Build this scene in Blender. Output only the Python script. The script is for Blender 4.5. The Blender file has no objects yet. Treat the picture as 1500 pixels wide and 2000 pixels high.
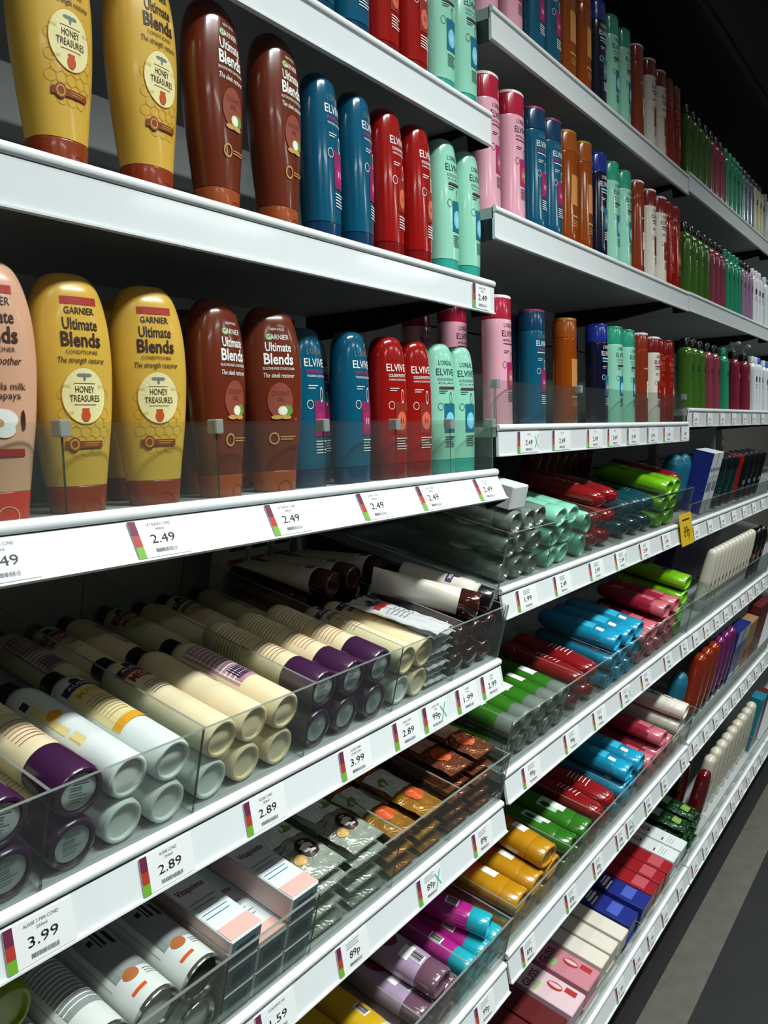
import bpy, bmesh, math, random
from mathutils import Matrix, Vector
random.seed(7)
scene = bpy.context.scene
col = scene.collection
R_ = math.radians
PI = math.pi
TILT = R_(14)

# ------------------------------------------------------------------ camera
F = 1650.0                                   # focal length in pixels of the 1500x2000 frame
RX = Vector((0.56672879, -0.09131182, 0.81882881))    # world axes seen in (right, down, forward)
RY = Vector((-0.823363, -0.02674474, 0.56688455))
RZ = Vector((-0.02986389, -0.99546314, -0.09033979))
CAM = Vector((-1.088, -0.552, 1.27))
cd = bpy.data.cameras.new('camera')
cam = bpy.data.objects.new('camera', cd)
col.objects.link(cam)
cd.sensor_fit = 'VERTICAL'
cd.sensor_height = 36.0
cd.lens = F / 2000.0 * 36.0
cd.clip_start = 0.02
rt = Vector((RX[0], RY[0], RZ[0])); dn = Vector((RX[1], RY[1], RZ[1])); fw = Vector((RX[2], RY[2], RZ[2]))
m = Matrix((rt, -dn, -fw)).transposed().to_4x4()
m.translation = CAM
cam.matrix_world = m
scene.camera = cam

def proj(x, y, z):
    d = Vector((x, y, z)) - CAM
    c = Vector((d.dot(rt), d.dot(dn), d.dot(fw)))
    return 750 + F * c.x / c.z, 1000 + F * c.y / c.z

def Xof(px, y, z):
    """x position of the point at depth y and height z that shows in pixel column px"""
    lo, hi = -1.0, 6.0
    for _ in range(40):
        mid = (lo + hi) / 2
        if proj(mid, y, z)[0] < px: lo = mid
        else: hi = mid
    return lo

# ------------------------------------------------------------------ world, lights, exposure
w = bpy.data.worlds.new('world'); scene.world = w; w.use_nodes = True
w.node_tree.nodes['Background'].inputs[0].default_value = (0.55, 0.62, 0.68, 1)
w.node_tree.nodes['Background'].inputs[1].default_value = 0.02
vs = scene.view_settings
vs.view_transform = 'Standard'; vs.look = 'None'; vs.gamma = 1.0; vs.use_curve_mapping = False
vs.exposure = -0.18
scene.cycles.transparent_max_bounces = 32

LAMPS = [(-2.3, -1.02, 14), (-0.2, -1.02, 50), (1.9, -1.02, 24), (4.0, -1.02, 18)]
HIGHLIGHT_LAMPS = [(-1.6, -3.4, 12), (0.6, -3.4, 12), (2.8, -3.4, 12), (5.0, -3.4, 12)]       # unseen panels, added for the tall highlights on the bottles
for lx, ly, pw in LAMPS + HIGHLIGHT_LAMPS:
    ld = bpy.data.lights.new('ceiling_panel_light', 'AREA')
    ld.shape = 'RECTANGLE'; ld.size = 1.15; ld.size_y = 0.16
    ld.energy = pw; ld.color = (0.93, 1.0, 0.97); ld.spread = R_(118) if ly > -2 else R_(180)      # louvred fittings here, added highlight panels beyond spread wide
    lo = bpy.data.objects.new('ceiling_panel_light', ld); col.objects.link(lo)
    lo.location = (lx, ly, 2.665)
SPOTS = [(-0.75, -0.62, 3), (0.35, -0.62, 4), (1.45, -0.62, 3.5), (2.6, -0.62, 3)]
for lx, ly, pw in SPOTS:
    ld = bpy.data.lights.new('downlight_bulb', 'SPOT')
    ld.energy = pw * 3; ld.shadow_soft_size = 0.03; ld.spot_size = R_(110); ld.spot_blend = 0.6
    ld.color = (0.95, 1.0, 0.97)
    lo = bpy.data.objects.new('downlight_bulb', ld); col.objects.link(lo)
    lo.location = (lx, ly, 2.66)

# ------------------------------------------------------------------ materials
def lin(c):
    return c / 12.92 if c <= 0.04045 else ((c + 0.055) / 1.055) ** 2.4
def hx(s):
    return tuple(lin(int(s[i:i + 2], 16) / 255) for i in (0, 2, 4))

MATS = {}
def M(name, hexcol, rough=0.4, metal=0.0, var=0.05, scale=25.0, bump=0.0, coat=0.0, sss=0.0, trans=0.0, spec=0.5):
    if name in MATS: return MATS[name]
    mt = bpy.data.materials.new(name); mt.use_nodes = True
    nt = mt.node_tree; b = nt.nodes['Principled BSDF']
    c = hx(hexcol)
    tc = nt.nodes.new('ShaderNodeTexCoord')
    nz = nt.nodes.new('ShaderNodeTexNoise'); nz.inputs['Scale'].default_value = scale; nz.inputs['Detail'].default_value = 3
    nt.links.new(tc.outputs['Object'], nz.inputs['Vector'])
    mx = nt.nodes.new('ShaderNodeMix'); mx.data_type = 'RGBA'
    mx.inputs[6].default_value = tuple(max(0, x * (1 - var)) for x in c) + (1,)
    mx.inputs[7].default_value = tuple(min(1, x * (1 + var)) for x in c) + (1,)
    nt.links.new(nz.outputs['Fac'], mx.inputs[0])
    nt.links.new(mx.outputs[2], b.inputs['Base Color'])
    b.inputs['Roughness'].default_value = rough
    b.inputs['Metallic'].default_value = metal
    b.inputs['Specular IOR Level'].default_value = spec
    b.inputs['Coat Weight'].default_value = coat
    b.inputs['Coat Roughness'].default_value = 0.08
    if trans: b.inputs['Transmission Weight'].default_value = trans
    if sss:
        b.inputs['Subsurface Weight'].default_value = sss
        b.inputs['Subsurface Radius'].default_value = (0.01, 0.006, 0.004)
    if bump:
        bp = nt.nodes.new('ShaderNodeBump'); bp.inputs['Strength'].default_value = bump; bp.inputs['Distance'].default_value = 0.002
        nz2 = nt.nodes.new('ShaderNodeTexNoise'); nz2.inputs['Scale'].default_value = scale * 6
        nt.links.new(tc.outputs['Object'], nz2.inputs['Vector'])
        nt.links.new(nz2.outputs['Fac'], bp.inputs['Height']); nt.links.new(bp.outputs['Normal'], b.inputs['Normal'])
    MATS[name] = mt
    return mt

def clear_mat(name, tint, haze, hazecol, ior=1.46, rough=0.03):
    mt = bpy.data.materials.new(name); mt.use_nodes = True
    nt = mt.node_tree
    for n in list(nt.nodes): nt.nodes.remove(n)
    out = nt.nodes.new('ShaderNodeOutputMaterial')
    tr = nt.nodes.new('ShaderNodeBsdfTransparent'); tr.inputs[0].default_value = tint + (1,)
    df = nt.nodes.new('ShaderNodeBsdfDiffuse'); df.inputs[0].default_value = hazecol + (1,)
    nz = nt.nodes.new('ShaderNodeTexNoise'); nz.inputs['Scale'].default_value = 9.0
    tc = nt.nodes.new('ShaderNodeTexCoord'); nt.links.new(tc.outputs['Object'], nz.inputs['Vector'])
    mr = nt.nodes.new('ShaderNodeMapRange'); mr.inputs[3].default_value = haze * 0.6; mr.inputs[4].default_value = haze * 1.4
    nt.links.new(nz.outputs['Fac'], mr.inputs[0])
    m1 = nt.nodes.new('ShaderNodeMixShader'); nt.links.new(mr.outputs[0], m1.inputs[0])
    nt.links.new(tr.outputs[0], m1.inputs[1]); nt.links.new(df.outputs[0], m1.inputs[2])
    gl = nt.nodes.new('ShaderNodeBsdfGlossy'); gl.inputs['Roughness'].default_value = rough
    fr = nt.nodes.new('ShaderNodeFresnel')
    ge = nt.nodes.new('ShaderNodeNewGeometry')       # same index seen from both faces of the thin sheet
    ip = nt.nodes.new('ShaderNodeMapRange'); ip.inputs[3].default_value = ior; ip.inputs[4].default_value = 1 / ior
    nt.links.new(ge.outputs['Backfacing'], ip.inputs[0]); nt.links.new(ip.outputs[0], fr.inputs[0])
    m2 = nt.nodes.new('ShaderNodeMixShader'); nt.links.new(fr.outputs[0], m2.inputs[0])
    nt.links.new(m1.outputs[0], m2.inputs[1]); nt.links.new(gl.outputs[0], m2.inputs[2])
    nt.links.new(m2.outputs[0], out.inputs[0])
    MATS[name] = mt
    return mt

CLEAR = clear_mat('clear_acrylic', (0.93, 0.96, 0.94), 0.014, (0.7, 0.78, 0.74))
EDGE = clear_mat('acrylic_edge', (0.5, 0.55, 0.5), 0.55, (0.3, 0.33, 0.3))
DEDGE = clear_mat('acrylic_dark_edge', (0.2, 0.2, 0.18), 0.6, (0.05, 0.05, 0.045))
SMOKE = clear_mat('clear_bottle_plastic', (0.72, 0.78, 0.75), 0.22, (0.6, 0.66, 0.62), 1.5, 0.06)
WHITE = M('white_enamel', 'e9edee', 0.32, var=0.03, bump=0.03)
STRIP = M('white_ticket_rail', 'e3e8ea', 0.28, var=0.03, coat=0.3)
PLATE = M('grey_shelf_steel', 'a9adae', 0.45, var=0.06)
PANEL = M('grey_back_panel', 'b4b9b8', 0.6, var=0.08)
BLACK = M('black_plastic', '0d0d0f', 0.35)
PAPER = M('ticket_paper', 'eceff0', 0.5, var=0.02)
INK = M('ink_black', '16141a', 0.5)
INKW = M('ink_white', 'f2f2ee', 0.45)
INKB = M('ink_brown', '3b1c14', 0.5)
INKR = M('ink_red', 'a8231c', 0.45)
INKP = M('ink_purple', '4a2560', 0.45)
INKG = M('ink_gold', 'c9a15a', 0.4)
GREY = M('ink_grey', '777b80', 0.5)
TEALPEN = M('pen_teal', '2fb79a', 0.5)

# ------------------------------------------------------------------ mesh helpers
def mesh(name, V, F_, mats, idx=None, smooth=True, angle=38):
    me = bpy.data.meshes.new(name)
    me.from_pydata([tuple(v) for v in V], [], F_)
    for mt in mats: me.materials.append(mt)
    if idx: me.polygons.foreach_set('material_index', idx)
    if smooth:
        me.polygons.foreach_set('use_smooth', [True] * len(me.polygons))
        me.set_sharp_from_angle(angle=R_(angle))
    me.update()
    return me

def sgnpow(v, p): return math.copysign(abs(v) ** p, v)

def loft(secs, seg=28, cap0=True, cap1=True):
    V = []; Fc = []
    for s in secs:
        z, a, b, n = s[:4]
        for k in range(seg):
            t = 2 * PI * k / seg
            V.append((a * sgnpow(math.cos(t), 2 / n), b * sgnpow(math.sin(t), 2 / n), z))
    for i in range(len(secs) - 1):
        for k in range(seg):
            k2 = (k + 1) % seg
            Fc.append((i * seg + k, i * seg + k2, (i + 1) * seg + k2, (i + 1) * seg + k))
    if cap0: Fc.append(tuple(range(seg - 1, -1, -1)))
    if cap1: Fc.append(tuple((len(secs) - 1) * seg + k for k in range(seg)))
    return V, Fc

def dense(keys, sub=4):
    """Catmull-Rom through (z, a, b, n) keys"""
    out = []
    K = [keys[0]] + list(keys) + [keys[-1]]
    for i in range(1, len(K) - 2):
        p0, p1, p2, p3 = K[i - 1], K[i], K[i + 1], K[i + 2]
        for j in range(sub):
            t = j / sub
            out.append(tuple(0.5 * (2 * b + (c - a) * t + (2 * a - 5 * b + 4 * c - d) * t * t + (3 * b - a - 3 * c + d) * t ** 3)
                             for a, b, c, d in zip(p0, p1, p2, p3)))
    out.append(tuple(keys[-1]))
    return out

def surf_of(secs):
    def f(x, z):
        s0 = secs[0]
        for s1 in secs:
            if s1[0] >= z: break
            s0 = s1
        t = 0 if s1[0] == s0[0] else (z - s0[0]) / (s1[0] - s0[0])
        t = min(max(t, 0), 1)
        a = s0[1] + (s1[1] - s0[1]) * t; b = s0[2] + (s1[2] - s0[2]) * t; n = s0[3] + (s1[3] - s0[3]) * t
        u = min(abs(x) / max(a, 1e-6), 0.985)
        return -b * (1 - u ** n) ** (1 / n)
    return f

def box(x0, x1, y0, y1, z0, z1):
    V = [(x, y, z) for z in (z0, z1) for y in (y0, y1) for x in (x0, x1)]
    Fc = [(0, 2, 3, 1), (4, 5, 7, 6), (0, 1, 5, 4), (2, 6, 7, 3), (0, 4, 6, 2), (1, 3, 7, 5)]
    return V, Fc

def bevbox(x0, x1, y0, y1, z0, z1, r=0.002, seg=2):
    bm = bmesh.new()
    V, Fc = box(x0, x1, y0, y1, z0, z1)
    vs_ = [bm.verts.new(v) for v in V]
    for f in Fc: bm.faces.new([vs_[i] for i in f])
    bmesh.ops.recalc_face_normals(bm, faces=bm.faces)
    bmesh.ops.bevel(bm, geom=list(bm.edges), offset=r, segments=seg, affect='EDGES', profile=0.5)
    V = [tuple(v.co) for v in bm.verts]; bm.verts.index_update()
    Fc = [tuple(v.index for v in f.verts) for f in bm.faces]
    bm.free()
    return V, Fc

def extrude_x(poly, x0, x1):
    """poly in (y, z), counter-clockwise seen from +x"""
    n = len(poly)
    V = [(x0, y, z) for y, z in poly] + [(x1, y, z) for y, z in poly]
    Fc = [(i, (i + 1) % n, n + (i + 1) % n, n + i) for i in range(n)]
    Fc.append(tuple(range(n - 1, -1, -1))); Fc.append(tuple(range(n, 2 * n)))
    return V, Fc

def merge(*vf):
    V = []; Fc = []
    for v, f in vf:
        o = len(V); V += list(v); Fc += [tuple(i + o for i in q) for q in f]
    return V, Fc

# text outlines from the built-in font, as flat triangles
TXT = {}
def text_geo(s, bold=0.0, shear=0.0):
    k = (s, bold, shear)
    if k in TXT: return TXT[k]
    cu = bpy.data.curves.new('lettering', 'FONT')
    cu.body = s; cu.size = 1.0; cu.resolution_u = 2; cu.offset = bold; cu.shear = shear
    ob = bpy.data.objects.new('lettering', cu)
    me = bpy.data.meshes.new_from_object(ob)
    V = [(v.co.x, v.co.y) for v in me.vertices]; Fc = [tuple(p.vertices) for p in me.polygons]
    bpy.data.meshes.remove(me); bpy.data.objects.remove(ob); bpy.data.curves.remove(cu)
    if V:
        x0 = min(v[0] for v in V); x1 = max(v[0] for v in V)
        V = [((v[0] - (x0 + x1) / 2) / (x1 - x0), v[1] / 0.72) for v in V]
    TXT[k] = (V, Fc)
    return TXT[k]

def decal(items, place):
    """flat print: list of shapes in (x, z); place(x, z, lift) gives the point on the surface"""
    V = []; Fc = []; idx = []; mats = []
    def mi(mt):
        if mt not in mats: mats.append(mt)
        return mats.index(mt)
    li = 0
    for it in items:
        k = it[0]
        if k == 'h': k = 'o'; it = ('o',) + tuple(it[1:]); lift = 0.0002      # printed ground pattern
        else: lift = 0.0003 + 0.00004 * li; li += 1
        if k == 't':
            _, s, cx, z, wd, h, mt = it[:7]
            v2, f2 = text_geo(s, *(it[7:] if len(it) > 7 else ()))
            pts = [(cx + x * wd, z + y * h) for x, y in v2]; fs = f2
        elif k == 'r':
            _, x0, z0, x1, z1, mt = it
            nx = max(1, int(abs(x1 - x0) / 0.004)); nz = max(1, int(abs(z1 - z0) / 0.012))
            pts = [(x0 + (x1 - x0) * i / nx, z0 + (z1 - z0) * j / nz) for j in range(nz + 1) for i in range(nx + 1)]
            fs = [(j * (nx + 1) + i, j * (nx + 1) + i + 1, (j + 1) * (nx + 1) + i + 1, (j + 1) * (nx + 1) + i) for j in range(nz) for i in range(nx)]
        elif k == 'e' or k == 'o':
            if k == 'e': _, cx, cz, rx, rz, mt = it; rr = (0.0, 0.5, 1.0)
            else: _, cx, cz, rx, rz, th, mt = it; rr = (1 - th, 1.0)
            n = 28; pts = []; fs = []
            for r in rr: pts += [(cx + rx * r * math.cos(2 * PI * i / n), cz + rz * r * math.sin(2 * PI * i / n)) for i in range(n)]
            for q in range(len(rr) - 1):
                fs += [(q * n + i, q * n + n + i, q * n + n + (i + 1) % n, q * n + (i + 1) % n) for i in range(n)]
        elif k == 'p':
            _, pts, mt = it; fs = [tuple(range(len(pts)))]
        o = len(V)
        V += [place(x, z, lift) for x, z in pts]
        Fc += [tuple(o + i for i in f) for f in fs]
        idx += [mi(mt)] * len(fs)
    return mesh('label_print', V, Fc, mats, idx, smooth=False)

def prints(items, place, name='label_print'):
    if len(items) > 5:
        me = decal(items, place); me.name = name
        return [(name, me)]
    out = []
    for i, it in enumerate(items):
        me = decal([it], lambda x, z, l, i=i: place(x, z, l + 0.00004 * i))
        nm = 'lettering' if it[0] == 't' else 'printed_patch'
        me.name = nm; out.append((nm, me))
    return out

def lines(x0, x1, z, n, dz, mt, th=0.0009, ragged=0.25, seed=1):
    r = random.Random(seed); out = []
    for i in range(n): out.append(('r', x0, z - i * dz - th, x1 - (x1 - x0) * r.uniform(0, ragged), z - i * dz, mt))
    return out

def on_front(f): return lambda x, z, l: (x, f(x, z) - l, z)
def on_base(z0=0.0): return lambda x, z, l: (x, z, z0 - l)     # x, y on the underside

# ------------------------------------------------------------------ objects
def obj(name, me, parent=None, loc=None):
    o = bpy.data.objects.new(name, me); col.objects.link(o)
    if parent: o.parent = parent
    if loc is not None: o.location = loc
    return o
def tag(o, label, cat, group=None):
    o['label'] = label; o['category'] = cat
    if group: o['group'] = group
    return o
def thing(name, label, cat, loc=(0, 0, 0), rot=None, group=None):
    o = bpy.data.objects.new(name, None); col.objects.link(o)
    o.empty_display_size = 0.02
    o.location = loc
    if rot is not None: o.rotation_euler = rot.to_euler() if isinstance(rot, Matrix) else rot
    return tag(o, label, cat, group)
def struct(name, V, Fc, mats, idx=None, parent=None, smooth=False):
    o = obj(name, mesh(name, V, Fc, mats, idx, smooth), parent)
    if parent is None: o['kind'] = 'structure'
    return o

KIND = {}      # kind -> (object name, category, [(part name, mesh)])
def put(kind, loc, label, group=None, rot=None):
    nm, cat, parts = KIND[kind]
    t = thing(nm, label, cat, loc, rot, group)
    first = None; by = {}
    for pn, me in parts:
        up = t
        if pn in ('label_print', 'lettering', 'printed_patch', 'end_print', 'side_print', 'crimped_edge', 'end_flap') and first: up = first
        elif pn in ('rim', 'flip_tab', 'base_label', 'pump') and 'cap' in by: up = by['cap']
        o = obj(pn, me, up); by[pn] = o
        if first is None: first = o
    return t

# ------------------------------------------------------------------ the room
FLOOR_D = M('dark_floor_tile', '1a1b1b', 0.55, var=0.25, scale=9, bump=0.15)
FLOOR_L = M('worn_grey_floor_band', '57564d', 0.6, var=0.3, scale=22, bump=0.2)
CEIL = M('ceiling_board', 'd6ccc0', 0.9, var=0.06, scale=6, bump=0.1)
WALLM = M('wall_paint', '6f6d68', 0.9, var=0.05)
CANO = M('black_canopy', '101012', 0.7)
struct('floor', *box(-3.2, 7, -6.0, 0.5, -0.05, 0), [FLOOR_D])
fb = struct('trim_1', *box(-3.2, 7, -0.092, 0.0, 0.0, 0.0015), [FLOOR_L])
struct('ceiling', *box(-3.2, 7, -6.0, 0.5, 2.7, 2.75), [CEIL])
struct('wall_back', *box(-3.2, 7, 0.46, 0.5, 0, 2.7), [WALLM])
struct('wall_front', *box(-3.2, 7, -6.04, -6.0, 0, 2.7), [WALLM])
struct('wall_left', *box(-3.24, -3.2, -6.0, 0.5, 0, 2.7), [WALLM])
struct('wall_right', *box(7, 7.04, -6.0, 0.5, 0, 2.7), [WALLM])
for i, (lx, ly, pw) in enumerate(LAMPS + HIGHLIGHT_LAMPS):
    t = thing('ceiling_light', 'slim rectangular ceiling light panel, %s along %s aisle' % (['first', 'second', 'third', 'fourth'][i % 4], 'this' if i < 4 else 'an added unseen'), 'light', (lx, ly, 2.7), None, 'ceiling panels over the aisle')
    V, Fc = merge(box(-0.62, 0.62, -0.12, -0.09, -0.03, 0), box(-0.62, 0.62, 0.09, 0.12, -0.03, 0), box(-0.62, -0.59, -0.09, 0.09, -0.03, 0), box(0.59, 0.62, -0.09, 0.09, -0.03, 0))
    obj('frame', mesh('light_frame', V, Fc, [WHITE], smooth=False), t)
    obj('housing', mesh('light_housing', *box(-0.59, 0.59, -0.09, 0.09, -0.012, 0), [WHITE], smooth=False), t)
for i, (lx, ly, pw) in enumerate(SPOTS):
    t = thing('downlight', 'small round recessed ceiling downlight, %s along the aisle' % ['first', 'second', 'third', 'fourth'][i], 'light', (lx, ly, 2.7), None, 'downlights by the shelves')
    V, Fc = loft([(-0.01, 0.06, 0.06, 2), (0, 0.065, 0.065, 2), (-0.002, 0.045, 0.045, 2), (-0.012, 0.045, 0.045, 2), (-0.01, 0.06, 0.06, 2)], 20, False, False)
    obj('trim_ring', mesh('trim_ring', V, Fc, [WHITE]), t)

# ------------------------------------------------------------------ shelving
BACK = 0.40
BAYNAME = {1: 'honey-bottle bay', 2: 'pink-bottle bay', 3: 'green-bottle bay', 4: 'end bay'}
BX = {1: (-1.0, 0.0), 2: (0.0, 1.0), 3: (1.0, 2.0), 4: (2.0, 3.0)}
Z = {1: {1: 1.709, 2: 1.481, 3: 1.218, 4: 0.941, 5: 0.726, 6: 0.473, 7: 0.168},
     2: {1: 1.853, 2: 1.586, 3: 1.281, 4: 1.043, 5: 0.765, 6: 0.483, 7: 0.168},
     3: {1: 1.863, 2: 1.588, 3: 1.314, 4: 1.035, 5: 0.764, 6: 0.488, 7: 0.168},
     4: {1: 1.86, 2: 1.588, 3: 1.31, 4: 1.035, 5: 0.764, 6: 0.488, 7: 0.168}}
STRIPT = {(1, 3): R_(26)}                      # how far a ticket rail leans out at its foot
NTH = ['first', 'second', 'third', 'fourth', 'fifth', 'sixth', 'seventh', 'eighth', 'ninth', 'tenth', 'eleventh', 'twelfth']
BAYS = {1: 'honey-bay', 2: 'pink-bay', 3: 'green-bay', 4: 'end-bay'}
ORD = {1: 'top', 2: 'second', 3: 'third', 4: 'fourth', 5: 'fifth', 6: 'sixth', 7: 'lowest'}

for b in (1, 2, 3, 4):
    x0, x1 = BX[b]
    pw = thing('back_panel', 'grey metal back panel closing the %s' % BAYNAME[b], 'panel', ((x0 + x1) / 2, BACK, 0), None)
    for k in range(6):
        za = 0.1 + k * 0.35
        obj('panel', mesh('panel', *bevbox(-0.495, 0.495, 0.0, 0.02, za + 0.002, za + 0.348, 0.002, 1), [PANEL], smooth=False), pw)
    kp = tag(obj('kick_plate', mesh('kick_plate', *box(x0 + 0.003, x1 - 0.003, 0.045, 0.06, 0.0, 0.115), [M('brown_kick_plate', '2c211b', 0.5)], smooth=False)),
             'dark brown kick plate beneath the lowest shelf of the %s' % BAYNAME[b], 'kick plate')
    cn = thing('canopy', 'black overhanging canopy above the top shelf of the %s' % BAYNAME[b], 'canopy', ((x0 + x1) / 2, 0, 2.22))
    obj('soffit', mesh('soffit', *box(-0.499, 0.499, -0.025, 0.44, 0, 0.03), [CANO], smooth=False), cn)
    obj('fascia', mesh('fascia', *box(-0.499, 0.499, -0.03, -0.005, 0.03, 0.44), [CANO], smooth=False), cn)
for i, x in enumerate((-1.0, 0.0, 1.0, 2.0, 3.0)):
    t = thing('slotted_upright', ['grey slotted upright left of the honey bottles', 'grey slotted upright between honey and pink bottle bays', 'grey slotted upright between pink and green bottle bays', 'grey slotted upright after the green-bottle bay', 'grey slotted upright closing the end bay'][i], 'upright', (x, BACK, 0))
    obj('post', mesh('post', *box(-0.015, 0.015, -0.025, 0.0, 0, 2.2), [PLATE], smooth=False), t)
    sm = mesh('slot', *box(-0.004, 0.004, -0.0262, -0.0248, 0, 0.02), [BLACK], smooth=False)
    for k in range(44): obj('slot', sm, t, (0, 0, 0.1 + k * 0.048))

def rot2(p, a, o=(0, 0)):
    y, z = p; c, s = math.cos(a), math.sin(a)
    return (o[0] + y * c - z * s, o[1] + y * s + z * c)

def shelf(b, L):
    x0, x1 = BX[b]; zf = Z[b][L]
    tilted = L >= 4
    a = TILT if tilted else 0.0
    dep = 0.395 if L >= 3 else 0.33
    if tilted: dep = 0.39 / math.cos(a) - 0.012
    st = STRIPT.get((b, L), R_(9) if tilted else 0.0)
    t = thing('shelf', '%s white-edged %s shelf of the %s' % (ORD[L], 'sloping' if tilted else 'flat', BAYNAME[b]), 'shelf', ((x0 + x1) / 2, 0, zf))
    h = 0.497
    pl = [rot2(p, a) for p in ((0.003, -0.018), (dep, -0.018), (dep, -0.003), (0.003, -0.003))]
    obj('shelf_plate', mesh('shelf_plate', *extrude_x(pl, -h, h), [PLATE], smooth=False), t)
    # rounded nose, then the ticket rail hanging below it
    nose = [(0.0045, -0.003), (0.0045, 0.0), (0.003, 0.0), (-0.0005, -0.001), (-0.0022, -0.0035), (-0.0022, -0.0075), (0.0, -0.0095), (0.0045, -0.0095)]
    if tilted: nose = [rot2(p, a * 0.6) for p in nose]
    nose = nose[::-1]
    obj('edge_lip', mesh('edge_lip', *extrude_x(nose, -h, h), [WHITE], angle=50), t)
    gr = ((0.0045, -0.0112), (0.0045, -0.0096), (0.002, -0.0096), (0.002, -0.0112))
    obj('groove', mesh('groove', *extrude_x(gr, -h, h), [BLACK], smooth=False), t)
    o = (0.0004, -0.0104)
    rail = [(0.004, -0.036), (0.004, 0.0), (0.0, 0.0), (0.0, -0.0335), (-0.0022, -0.0342), (-0.0022, -0.036)]
    rail = [rot2(p, -st, o) for p in rail]
    obj('ticket_rail', mesh('ticket_rail', *extrude_x(rail, -h, h), [STRIP], smooth=False), t)
    # black end caps and tapering brackets
    for s in (-1, 1):
        cx = s * (h - 0.0012)
        cap = [rot2(p, -st, o) for p in ((0.0045, -0.037), (0.035, -0.037), (0.04, 0.006), (0.0045, 0.006))]
        obj('end_cap', mesh('end_cap', *extrude_x(cap, cx - 0.0011, cx + 0.0011), [BLACK], smooth=False), t)
        br = [rot2(p, a) for p in ((0.03, -0.0185), (0.03, -0.028), (dep * 0.55, -0.05), (dep, -0.06), (dep, -0.0185))]
        bx = s * (h - 0.014)
        obj('bracket', mesh('bracket', *extrude_x(br, bx - 0.0015, bx + 0.0015), [BLACK], smooth=False), t)
    return t
for b in (1, 2, 3, 4):
    for L in range(1, 8):
        shelf(b, L)

def on_slope(b, L, X, t, n):
    c, s = math.cos(TILT), math.sin(TILT)
    return Vector((X, t * c - n * s, Z[b][L] + t * s + n * c - 0.003))

# clear trays on the sloping shelves, guards on the third shelves
def tray(b, L, divs, h=0.085, label='', ends=True):
    x0, x1 = BX[b]
    t = thing('plastic_tray', label, 'tray', ((x0 + x1) / 2, 0, Z[b][L] - 0.003), Matrix.Rotation(TILT, 3, 'X') )
    cx = (x0 + x1) / 2
    th = 0.003
    idx = [0, 1, 0, 0, 1, 1]        # bottom, top(edge), front, back, sides
    def pane(nm, V, Fc, edges):
        return obj(nm, mesh(nm, V, Fc, [CLEAR, EDGE, DEDGE], [(2 if i == 2 else 1) if i in edges else 0 for i in range(6)], smooth=False), t)
    pane('front_panel', *box(x0 - cx + 0.004, x1 - cx - 0.004, 0.005, 0.005 + th, 0.0005, h), (1, 4, 5))
    for X in divs:
        pane('divider', *box(X - cx - th / 2, X - cx + th / 2, 0.0082, 0.385, 0.0005, h), (1, 2, 3))
def guard(b, L, divs, h=0.072, label=''):
    x0, x1 = BX[b]; cx = (x0 + x1) / 2
    t = thing('plastic_guard', label, 'guard', (cx, 0, Z[b][L] - 0.003))
    th = 0.002
    def pane(nm, V, Fc, edges):
        return obj(nm, mesh(nm, V, Fc, [CLEAR, EDGE, DEDGE], [(2 if i == 2 else 1) if i in edges else 0 for i in range(6)], smooth=False), t)
    pane('front_panel', *box(x0 - cx + 0.004, x1 - cx - 0.004, 0.006, 0.006 + th, 0.0005, h), (1, 4, 5))
    cm = mesh('clip', *bevbox(-0.005, 0.005, -0.002, 0.01, -0.011, 0.002, 0.001, 1), [M('clip_plastic', 'b8c0bc', 0.2, coat=0.4, trans=0.5)], smooth=False)
    for X in divs:
        pane('divider', *box(X - cx - th / 2, X - cx + th / 2, 0.0082, 0.085, 0.0005, h - 0.004), (1, 2, 3))
        obj('clip', cm, t, (X - cx, 0.005, h))
tray(1, 4, [-0.744, -0.593, -0.441, -0.277, -0.1332, -0.008], label='clear tray of cream and purple-capped bottles')
tray(1, 5, [-0.795, -0.575, -0.444, -0.289, -0.15, -0.008], h=0.08, label='clear tray holding cartons, cans and sachets')
tray(1, 6, [-0.50, -0.26, -0.135, -0.008], h=0.08, label='clear tray holding lilac and turquoise-capped bottles')
tray(2, 4, [0.008, 0.175, 0.375, 0.53, 0.78, 0.992], label='clear tray holding mint tubes and red bottles')
tray(2, 5, [0.008, 0.28, 0.44, 0.64, 0.9215], label='clear tray holding bright blue, rose and lime bottles')
tray(2, 6, [0.008, 0.225, 0.37, 0.5, 0.66, 0.90], h=0.08, label='clear tray holding amber and green bottles')
tray(2, 7, [0.008, 0.3, 0.62, 0.992], h=0.05, label='shallow clear tray of cartons on the lowest shelf')
tray(3, 4, [1.3, 1.5695, 1.992], h=0.05, label='clear tray in front of black jars')
tray(3, 5, [1.008, 1.24, 1.8], label='clear tray in front of a row of white tubes')
tray(3, 6, [1.1, 1.6025], h=0.06, label='clear tray in front of dark red and purple bottles')
tray(3, 7, [1.1795, 1.852], h=0.06, label='clear tray in front of pearly white bottles')
guard(1, 3, [-0.7005, -0.5415, -0.3865, -0.25, -0.121, -0.004], label='clear guard with square clips before the honey bottles')
guard(2, 3, [0.012, 0.33, 0.992], h=0.066, label='clear guard before the pink and amber bottles')

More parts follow.
